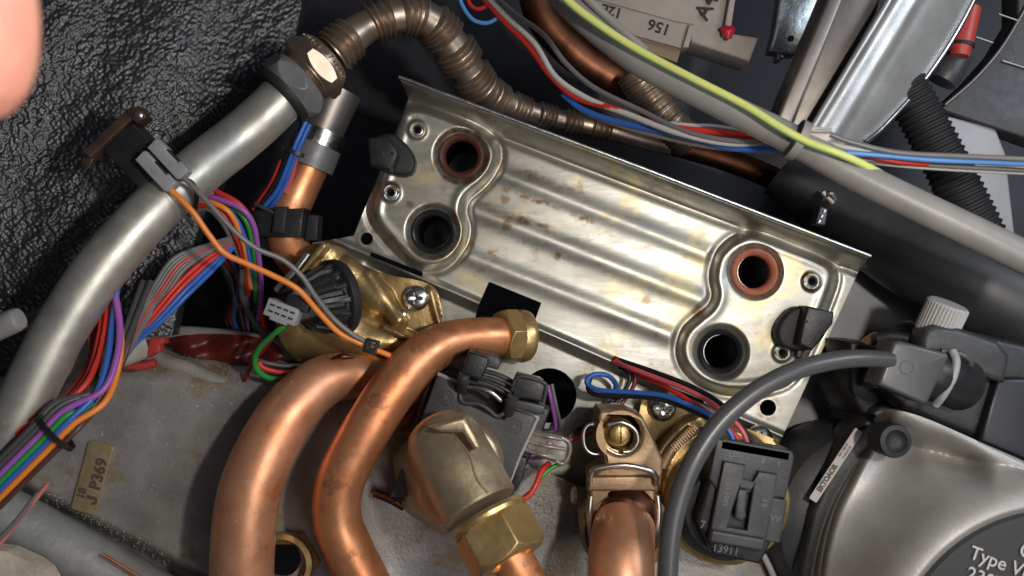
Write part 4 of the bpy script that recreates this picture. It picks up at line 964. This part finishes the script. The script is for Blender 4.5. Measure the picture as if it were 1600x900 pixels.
for c_, pts in (('black', [(978, 578, 20), (984, 592, 22), (974, 614, 24), (950, 640, 30), (912, 665, 34), (888, 682, 40)]), ('darkred', [(988, 580, 20), (992, 596, 22), (980, 620, 24), (955, 645, 28), (918, 668, 34), (888, 686, 40)]), ('pink', [(968, 650, 24), (940, 670, 30), (912, 680, 36), (890, 688, 40)]), ('black', [(964, 618, 22), (945, 642, 28), (930, 658, 30)])):
    tube('wire', pts, 3.4, M['w_' + c_], lw, n=8, label=c_ + ' wire')
# thin rods, bottom right
r1 = tag(tube('thin_rod', [(1215, 852, 60), (1240, 878, 60), (1275, 915, 60)], 6, M['ribgrey'], None, n=12), 'thin pale rod right of the round flange at the bottom edge', 'rod', 'thin pale rods')
r2 = tag(tube('thin_rod', [(1192, 866, 50), (1204, 890, 50), (1216, 920, 50)], 5, M['ribgrey'], None, n=12), 'thin pale rod directly under the black connector at the bottom edge', 'rod', 'thin pale rods')
# ================================================================== thick cables
o = tag(tube('power_cable', [(1392, 562, 225, 13), (1340, 560, 240, 14), (1290, 566, 250, 14.5), (1240, 580, 258, 15), (1180, 612, 265, 15.5), (1125, 660, 272, 16), (1085, 718, 280, 16), (1060, 780, 285, 16.2), (1046, 850, 290, 16.4), (1040, 960, 292, 16.5)], 15, M['cable'], None, n=28, per=10), 'thick dark grey cable arching from the terminal box down in front of the flange', 'cable')
mcab = thing('main_cable', 'thick light grey sheathed cable crossing the top right corner', 'cable', W(1240, 220, 200))
tube('sheath', [(850, -40, 200, 24), (900, 15, 215, 23), (950, 60, 230, 22), (1000, 98, 245, 21), (1080, 140, 262, 21.5), (1160, 180, 276, 22.5), (1245, 222, 290, 23.5), (1330, 270, 305, 24), (1420, 315, 318, 25), (1510, 358, 330, 25.5), (1660, 430, 345, 26)], 23, M['lightgrey'], mcab, n=32, per=10)
tube('earth_wire', [(862, -30, 260), (890, 4, 262), (940, 42, 268), (1000, 80, 276), (1080, 122, 292), (1160, 163, 306), (1220, 200, 318), (1262, 222, 324), (1310, 240, 330), (1350, 258, 322), (1382, 276, 308), (1410, 296, 290)], 6.6, [M['w_limegreen'], M['w_yellow']], mcab, n=40, per=10, label='green and yellow earth wire', stripe=(0.38, 0.0, 0.50))
tube('thin_sheath', [(900, -20, 235), (930, 10, 240), (965, 42, 245), (1010, 80, 250)], 7, M['lightgrey'], mcab, n=12)
cable_tie('cable_tie', 'white cable tie round the thick light grey cable', (1246, 219), 298, math.radians(27), 30, 30, M['lightgrey'], 13, head=False)
tn = thing('tie_tail', 'pale plastic tie end sticking up beside the light grey cable', 'tie end', W(1280, 205, 310))
pxprism('tail_top', [[(1262, 194), (1300, 200), (1302, 206), (1264, 206)]], 300, 316, M['ribgrey'], tn, 3)
pxprism('tail_side', [[(1258, 206), (1298, 208), (1294, 222), (1258, 216)]], 292, 306, M['sticker'], tn, 2)
h5 = thing('upper_harness', 'red, grey, white and blue wires running from the top edge to the right edge', 'wire harness', W(1100, 200, 150))
for c_, pts, r_ in (('grey', [(760, -20, 40), (800, 18, 60), (850, 55, 90), (885, 100, 110), (930, 138, 135), (1000, 172, 170), (1080, 208, 210), (1180, 222, 240), (1270, 205, 280), (1330, 222, 290), (1400, 238, 296), (1500, 244, 300), (1640, 250, 304)], 4.2),
                    ('white', [(750, -18, 30), (790, 25, 50), (835, 68, 80), (868, 120, 105), (920, 155, 130), (980, 178, 160), (1060, 208, 200), (1150, 225, 226), (1240, 215, 262), (1330, 232, 280), (1420, 247, 286), (1520, 252, 288), (1640, 262, 290)], 4.8),
                    ('red', [(748, -12, 24), (785, 30, 44), (828, 74, 74), (860, 118, 98), (900, 152, 118), (960, 170, 150), (1030, 195, 178), (1130, 208, 214), (1240, 222, 255), (1340, 240, 272), (1400, 252, 276), (1450, 256, 272)], 4.8),
                    ('blue', [(880, 148, 96), (912, 172, 112), (970, 192, 140), (1050, 208, 178), (1150, 232, 212), (1250, 232, 250), (1330, 238, 276), (1400, 245, 284), (1500, 250, 286), (1640, 256, 288)], 4.8),
                    ('lightblue', [(1310, 238, 282), (1380, 243, 290), (1460, 250, 294), (1540, 253, 294), (1640, 258, 294)], 4.6),
                    ('grey', [(880, 142, 90), (905, 170, 106), (950, 190, 126), (1010, 208, 150), (1100, 228, 186), (1180, 236, 210), (1260, 240, 240), (1350, 250, 262), (1450, 258, 270), (1640, 268, 276)], 3.6),
                    ('white', [(1030, 192, 170), (1080, 196, 190), (1120, 198, 200), (1180, 210, 220), (1250, 230, 250), (1340, 250, 258), (1450, 262, 262), (1640, 272, 264)], 3.6),
                    ('darkred', [(770, 10, 20), (800, 45, 40), (840, 90, 66), (870, 130, 84), (900, 155, 100)], 4)):
    tube('wire', pts, r_, M['w_' + c_], h5, n=10, label=c_ + ' wire')
lp = thing('wire_loop', 'small blue and red wire loops curling at the top edge above the plate', 'wires', W(745, 10, 30))
tube('wire', [(716, -14, 20), (722, 8, 22), (738, 30, 26), (760, 36, 30), (778, 28, 34)], 3.4, M['w_lightblue'], lp, n=8, label='blue wire')
tube('wire', [(728, -14, 18), (734, 6, 20), (746, 14, 24), (760, 10, 28)], 3.2, M['w_red'], lp, n=8, label='red wire')

# ================================================================== dark pipes behind
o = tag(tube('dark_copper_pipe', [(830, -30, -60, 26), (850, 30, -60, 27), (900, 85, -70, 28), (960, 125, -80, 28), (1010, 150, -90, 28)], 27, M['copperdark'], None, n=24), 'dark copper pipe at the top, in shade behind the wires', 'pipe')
def gof(a, b_, pit): return lambda s_, L_: 1 + (0.14 * (0.5 - 0.5 * math.cos(2 * math.pi * s_ / pit)))
o = tag(tube('ribbed_hose', [(990, 112, -20, 27), (1010, 145, -20, 27), (1040, 185, -20, 26), (1080, 225, -30, 26)], 25, M['bronze'], None, n=28, rfun=gof(0, 1, 6.5)), 'short ribbed bronze hose under the light grey cable', 'hose')
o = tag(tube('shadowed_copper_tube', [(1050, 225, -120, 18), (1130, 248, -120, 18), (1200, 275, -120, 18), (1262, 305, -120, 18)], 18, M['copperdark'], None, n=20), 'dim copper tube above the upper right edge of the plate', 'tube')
bh = thing('black_hose', 'fat black rubber hose crossing the right side under the light grey cable', 'hose', W(1450, 410, 0))
tube('hose_body', [(1225, 265, -60, 46), (1290, 315, -40, 52), (1370, 365, -10, 60), (1460, 415, 20, 70), (1550, 460, 40, 76), (1700, 530, 60, 82)], 62, M['rubberhose'], bh, n=40)
hc = thing('hose_clamp', 'small metal hose clamp with a perforated band at the end of the black hose', 'clamp', W(1285, 320, 40))
tube('clamp_ear', [(1286, 312, 34), (1297, 302, 42), (1304, 312, 38)], 4.5, M['aludark'], hc, n=10)
pxprism('clamp_band', [[(1282, 322), (1294, 326), (1290, 352), (1274, 350)]], 8, 36, M['nut_black'], hc, 3)
for dx, dy in ((288, 330), (284, 338), (280, 346)): lathe('band_hole', flatframe(1000 + dx, dy, 37), [(2.2, -1), (2.2, .6), (1, 1)], M['bright'], hc, 10)
tube('clamp_screw', [(1284, 300, 36), (1300, 318, 36)], 6.5, M['aludark'], hc, n=12)
cd2 = tag(tube('black_conduit', [(1405, 120, 60, 30), (1430, 165, 60, 31), (1470, 240, 66, 31), (1500, 300, 70, 32), (1535, 370, 72, 32)], 31, M['blackmatt'], None, n=28, rfun=lambda s_, L_: 1 + 0.13 * (0.5 - 0.5 * math.cos(2 * math.pi * s_ / 10))), 'black corrugated conduit dropping behind the cables at the right', 'conduit')
o = tag(tube('thin_black_cable', [(1500, 372, 330, 4), (1550, 392, 336, 5), (1640, 436, 345, 5)], 5, M['w_black'], None, n=10), 'thin black cable hugging the underside of the light grey cable at the right edge', 'cable')

# ================================================================== top: labelled board, brackets
lb = thing('labelled_box', 'pale box with printed numbers at the top edge behind the earth wire', 'box', W(1010, 30, -20))
s = 1
pxprism('box_front', [[(935, -60), (930, 12), (955, 50), (1064, 78), (1080, 40), (1110, -60)]], -90, -20, M['card'], lb, 3)
pxprism('paper_label', [[(942, -60), (936, 0), (1058, 34), (1085, 38), (1120, -60)]], -20, -17, M['card'], lb, .5)
pxprism('paper_label', [[(932, 2), (1078, 42), (1066, 76), (958, 46)]], -19.8, -14, M['card'], lb, .8)
pxprism('tan_band', [[(960, 48), (1064, 78), (1058, 98), (985, 70)]], -70, -24, M['tan'], lb, 2)
pxprism('edge_strip', [[(1150, -60), (1158, -60), (1141, 54), (1130, 56)]], -30, -8, M['beigeblock'], lb, 2)
pxprism('side_strip', [[(1077, 38), (1085, 40), (1076, 74), (1066, 74)]], -40, -8, M['beigeblock'], lb, 2)
pxprism('beige_block', [[(1060, -60), (1154, -60), (1134, 50), (1186, 58), (1172, 96), (1080, 66)]], -90, -22, M['beigeblock'], lb, 5)
TF = lambda x, y, rot, h=-13.5: flatframe(x, y, h, rot)
text('printed_number', '156', TF(1030, 42, 198), 24, M['ink'], lb, .6, bold=.6)
text('printed_number', '12E', TF(956, 17, 196), 22, M['ink'], lb, .6, bold=.6)
text('printed_number', '51', TF(968, 58, 196), 20, M['ink'], lb, .6, bold=.4)
text('handwritten_mark', 'A4', TF(1105, 10, -62, -16), 36, M['ink'], lb, .6, bold=.3)
tag(lathe('paint_blob', flatframe(1138, 49, -8), [(11, -6), (10, 1), (5, 4), (1, 5)], M['redpaint'], None, 20, rmod=lambda a, r, z: 1 + .12 * math.sin(a * 3) + .14 * math.sin(a * 7 + 1)), 'blob of red sealing paint on the corner of the pale box', 'paint blob')
bk = thing('galvanised_bracket', 'small galvanised bracket left of the curved aluminium housing', 'bracket', W(1225, 40, -60))
pxprism('bracket_leg', [[(1226, -60), (1302, -60), (1262, 40), (1242, 86), (1202, 80), (1212, 40)]], -80, -50, M['zinc2'], bk, 3)
lathe('bracket_pin', flatframe(1219, 89, -60), [(6, -20), (6, 2), (3, 4)], M['bright'], bk, 12)
lathe('bracket_hole', flatframe(1236, 60, -49.5), [(5, -1), (5, .5), (2, .6)], M['bore'], bk, 14)

fh = thing('fan_housing', 'curved dull aluminium fan housing at the top right', 'housing', W(1400, 80, -20))
def fhh(X, Y):
    # distance from the left ridge line (1400,-20)->(1258,214)
    dx, dy = -142, 234; l = math.hypot(dx, dy); d = ((X - 1400) * (-dy) + (Y + 20) * dx) / l * -1
    return 150 + 9 * np.exp(-((d - 10) / 13) ** 2) - 0.010 * (d - 30) ** 2 - 12 * sst((d - 38) / 12)
fhout = [(1412, -60), (1392, -6), (1330, 98), (1262, 212), (1300, 226), (1356, 222)] + [tuple(p) for p in crom([(1372, 205), (1400, 176), (1430, 142), (1468, 90), (1500, 38), (1535, -30)], 4)] + [(1545, -60)]
sheet('curved_wall', fhout, [], fhh, 4, M['alusheet'], fh, thick=10)
fz = lambda pts, dz: [(x, y, float(fhh(np.array(float(x)), np.array(float(y)))) + dz) for x, y in pts]
tube('rolled_rim', fz([(1350, 222), (1372, 205), (1400, 176), (1430, 142), (1468, 90), (1500, 38), (1535, -30)], 3), 5.5, M['bright'], fh, n=10)
tube('rolled_rim', fz([(1412, -60), (1392, -6), (1330, 98), (1262, 212)], 1), 5, M['alusheet'], fh, n=12)
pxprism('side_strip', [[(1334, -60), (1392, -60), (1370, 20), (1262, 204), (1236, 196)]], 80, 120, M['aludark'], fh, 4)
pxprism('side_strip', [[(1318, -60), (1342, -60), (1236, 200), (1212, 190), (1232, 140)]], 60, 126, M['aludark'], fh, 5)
rp = thing('red_plug', 'red plug on a grey socket beside the right rim of the fan housing', 'plug', W(1500, 60, 0))
tube('red_cap', [(1515, 12, 30, 17), (1508, 40, 30, 18), (1502, 66, 30, 18), (1498, 88, 30, 15)], 17, M['redplastic'], rp, n=20)
tube('cap_groove', [(1503, 68, 31, 19), (1502, 73, 31, 19)], 19, M['blackmatt'], rp, n=20)
tube('socket_body', [(1500, 80, 8, 22), (1480, 112, 4, 26), (1470, 128, 2, 24)], 24, M['darkgrey'], rp, n=20)
tube('metal_lip', [(1484, 82, 24), (1498, 88, 26), (1508, 98, 24)], 3, M['bright'], rp, n=8)
pxprism('latch', [[(1490, 40), (1502, 44), (1492, 62), (1486, 60)]], 10, 34, M['ribgrey'], rp, 2)
dc = thing('dark_casing', 'dark grey curved casing with a thin bright edge in the top right corner', 'casing', W(1540, 100, -60))
pxprism('casing_plate', [[(1720, -60), (1590, -60), (1590, 30), (1560, 80), (1520, 125), (1470, 170), (1600, 215), (1720, 260)]], -110, -60, M['darkgrey'], dc, 4)
tube('casing_edge', [(1612, -6, -58), (1592, 30, -58), (1562, 78, -58), (1522, 124, -58), (1476, 164, -58)], 3, M['aludark'], dc, n=8)
for a, b_ in (((1525, 58), (1551, 67)), ((1566, 95), (1620, 112)), ((1560, 22), (1592, 33))): tube('bright_scratch', [(a[0], a[1], -57), (b_[0], b_[1], -57)], 1.6, M['aludark'], dc, n=6)
o = pxprism('backing_sheet', [[(1440, 170), (1556, 200), (1572, 240), (1590, 400), (1500, 400), (1450, 200)]], -110, -70, M['casing'], None, 4)
tag(o, 'light grey metal sheet behind the corrugated conduit at the right', 'metal sheet')
o = pxprism('small_black_cap', [[(1446, 150), (1462, 155), (1470, 160), (1466, 166), (1448, 164)]], -60, -30, M['darkgrey'], None, 3); tag(o, 'tiny dark cap under the red plug', 'cap')

# ================================================================== pump, bottom right
pm = thing('pump_motor', 'cast aluminium pump motor with a round dark type plate in the bottom right corner', 'pump', W(1500, 800, 60))
CX, CY = 1657, 1062
def pmh(X, Y):
    d = np.hypot(X - CX, Y - CY)
    h = 150 + 118 * sst((450 - d) / 200)
    h = h + 6 * np.exp(-((d - 310) / 40) ** 2)
    h = h + (256 - h) * sst((276 - d) / 11)
    edge = sdf(pmo, X, Y)[0]
    h = h - 34 * sst((edge + 22) / 22)
    # recess at the bolt corner
    dl = np.hypot(X - 1405, Y - 690); h = h - 30 * np.exp(-(dl / 46) ** 2)
    # raised rib towards the rim top right
    tt = np.clip(((X - 1410) * 250 + (Y - 642) * 118) / (250 ** 2 + 118 ** 2), 0, 2); dR = np.hypot(X - 1410 - tt * 250, Y - 642 - tt * 118)
    h = smax(h, 218 - 0.05 * dR ** 2, 8)
    h = h - 26 * np.exp(-(((Y - 700) - 0.42 * (X - 1450)) / 26) ** 2) * sst((X - 1430) / 60) * sst((1560 - X) / 60)
    return h
pmo = [tuple(p) for p in crom([(1384, 650), (1404, 642), (1450, 655), (1530, 690), (1610, 725), (1720, 780)], 5)] + [(1780, 1000), (1780, 1100), (1262, 1100)] + [tuple(p) for p in crom([(1266, 960), (1272, 880), (1292, 800), (1322, 740), (1352, 690), (1376, 656)], 5)]
sheet('motor_housing', pmo, [], pmh, 3, M['alu'], pm, thick=20)
lathe('type_plate', flatframe(CX, CY, 262), [(266, -4), (262, 3), (255, 5), (4, 5)], M['platedark'], pm, 160)
text('printed_type', 'Type VPAO', flatframe(1585, 888, 269, 20), 30, M['printpale'], pm, .5, bold=.3)
text('printed_rating', '230V', flatframe(1540, 906, 269, 20), 30, M['printpale'], pm, .5, bold=.3)
text('printed_mark', 'G', flatframe(1605, 862, 269, 20), 34, M['printpale'], pm, .5, bold=.3)
lathe('rubber_plug', frame(1398, 689, 205, (0.05, 0.05, 1)), [(26, -40), (27, -2), (25, 4), (18, 6), (15, 2), (8, -2), (2, -2)], M['blackmatt'], pm, 36)
pxprism('gasket_plate', [[p for p in [(1366, 638), (1386, 628), (1410, 640), (1500, 760), (1500, 1080), (1236, 1080), (1240, 960), (1250, 880), (1268, 800), (1296, 738), (1332, 680)]]], 40, 116, M['black'], pm, 10)
st = thing('sticker', 'narrow pale sticker with tiny dark print on the black edge of the pump', 'sticker', W(1309, 724, 185))
F = frame(1306, 727, 122, (-0.25, 0.12, 1)) @ Matrix.Rotation(math.radians(58), 4, 'Z')
prism('sticker_paper', [rrect(-66, -6.5, 66, 6.5, 2)], -1.5, 0, F, M['sticker'], st, .3)
text('tiny_print', 'EKTOAOR', F @ Matrix.Translation((-24, 0, .3)), 10.5, M['printdark'], st, .3, bold=.7)
text('tiny_print', '7091 DEB 20', F @ Matrix.Translation((26, 3, .3)), 4.5, M['printdark'], st, .3, bold=.2)
text('tiny_print', '12 MADE 53', F @ Matrix.Translation((26, -3, .3)), 4.5, M['printdark'], st, .3, bold=.2)
lathe('volute', frame(1330, 810, 10, (0.1, 0.05, 1)), [(150, -60), (152, 20), (140, 60), (110, 80), (20, 84)], M['darkgrey'], pm, 64)
# terminal box
tb = thing('terminal_box', 'black terminal box with a cable gland above the pump motor', 'terminal box', W(1470, 590, 80))
bx_ = [(1452, 512), (1470, 508), (1520, 518), (1600, 536), (1720, 580), (1720, 760), (1620, 725), (1410, 640), (1370, 600), (1400, 560)]
pxprism('box_body', [bx_], 40, 150, M['black'], tb, 10, smoothpoly=False)
pxprism('box_lid', [[(1448, 514), (1462, 507), (1500, 512), (1560, 532), (1580, 556), (1572, 600), (1540, 590), (1500, 578), (1440, 560), (1442, 530)]], 140, 185, M['darkgrey'], tb, 9)
pxprism('navy_cover', [[(1560, 590), (1600, 590), (1720, 620), (1720, 790), (1600, 720), (1530, 690)]], 120, 166, M['navy'], tb, 6)
F = flatframe(1428, 580, 232, 9)
prism('gland_clamp', [[(-38, 40), (-30, 44), (48, 36), (52, 30), (30, -46), (22, -48), (-52, -30), (-50, -20)]], -60, 0, F, M['cable'], tb, 6)
lathe('moulded_ring', F @ Matrix.Translation((-12, 4, 0)), [(9, -1), (9.6, .8), (11, .8), (11.6, -1)], M['cable'], tb, 28, cap=False)
tube('gland_band', [(1488, 548, 215), (1494, 566, 222), (1488, 592, 224), (1474, 616, 218), (1462, 632, 205)], 6.5, M['greyplastic'], tb, n=12)
tube('gland_body', [(1420, 576, 196, 36), (1460, 586, 196, 40), (1500, 600, 170, 42)], 40, M['black'], tb, n=28)
tube('cord_loop', [(1470, 548, 205), (1500, 553, 206), (1516, 564, 204), (1512, 574, 198), (1500, 570, 190)], 4.5, M['cable'], tb, n=10)
pxprism('lower_wall', [[(1328, 534), (1372, 536), (1378, 590), (1396, 606), (1402, 640), (1350, 654), (1328, 612), (1326, 574)]], -40, 100, M['black'], tb, 6)
pxprism('lower_step', [[(1370, 582), (1398, 590), (1392, 606), (1362, 608)]], 80, 150, M['darkgrey'], tb, 4)
tube('cord_end', [(1350, 536, 90, 7), (1366, 528, 100, 9), (1372, 527, 102, 9)], 9, M['orangecast'], tb, n=12)
tube('sleeve', [(1370, 529, 120, 9), (1400, 526, 130, 9), (1450, 536, 140, 9)], 9, M['blackmatt'], tb, n=12)
kb = tb
lathe('ribbed_knob', frame(1460, 522, 150, (0.28, 0.92, 0.30), (0, 0, 1)), [(30, 0), (31, 3), (31, 50), (28, 53), (10, 54)], M['ribgrey'], kb, 144, rmod=lambda a, r, z: 1 + .022 * (1 if (a * 36 / (2 * math.pi)) % 1 < .5 else -1) * (1 if 2 < z < 51 else 0), smooth=20)
# wall behind pump right
o = tag(tube('grey_bowl', [(1520, 440, -60, 60), (1620, 480, -40, 80), (1760, 540, -20, 90)], 80, M['casing'], None, n=36), 'rounded grey casing behind the ribbed knob at the right edge', 'casing')

# ================================================================== fingertip near the lens
fg = thing('person', 'blurred fingertip of a hand held close to the lens at the left edge', 'finger', W(-60, 60, 900))
tube('finger', [(-230, -900, 955, 120), (-120, -400, 952, 105), (-62, -100, 950, 96), (-44, 0, 948, 93), (-40, 70, 946, 90), (-40, 120, 944, 80), (-41, 155, 942, 62), (-42, 180, 941, 38), (-42, 193, 940, 8)], 90, M['skin'], fg, n=36, per=10)
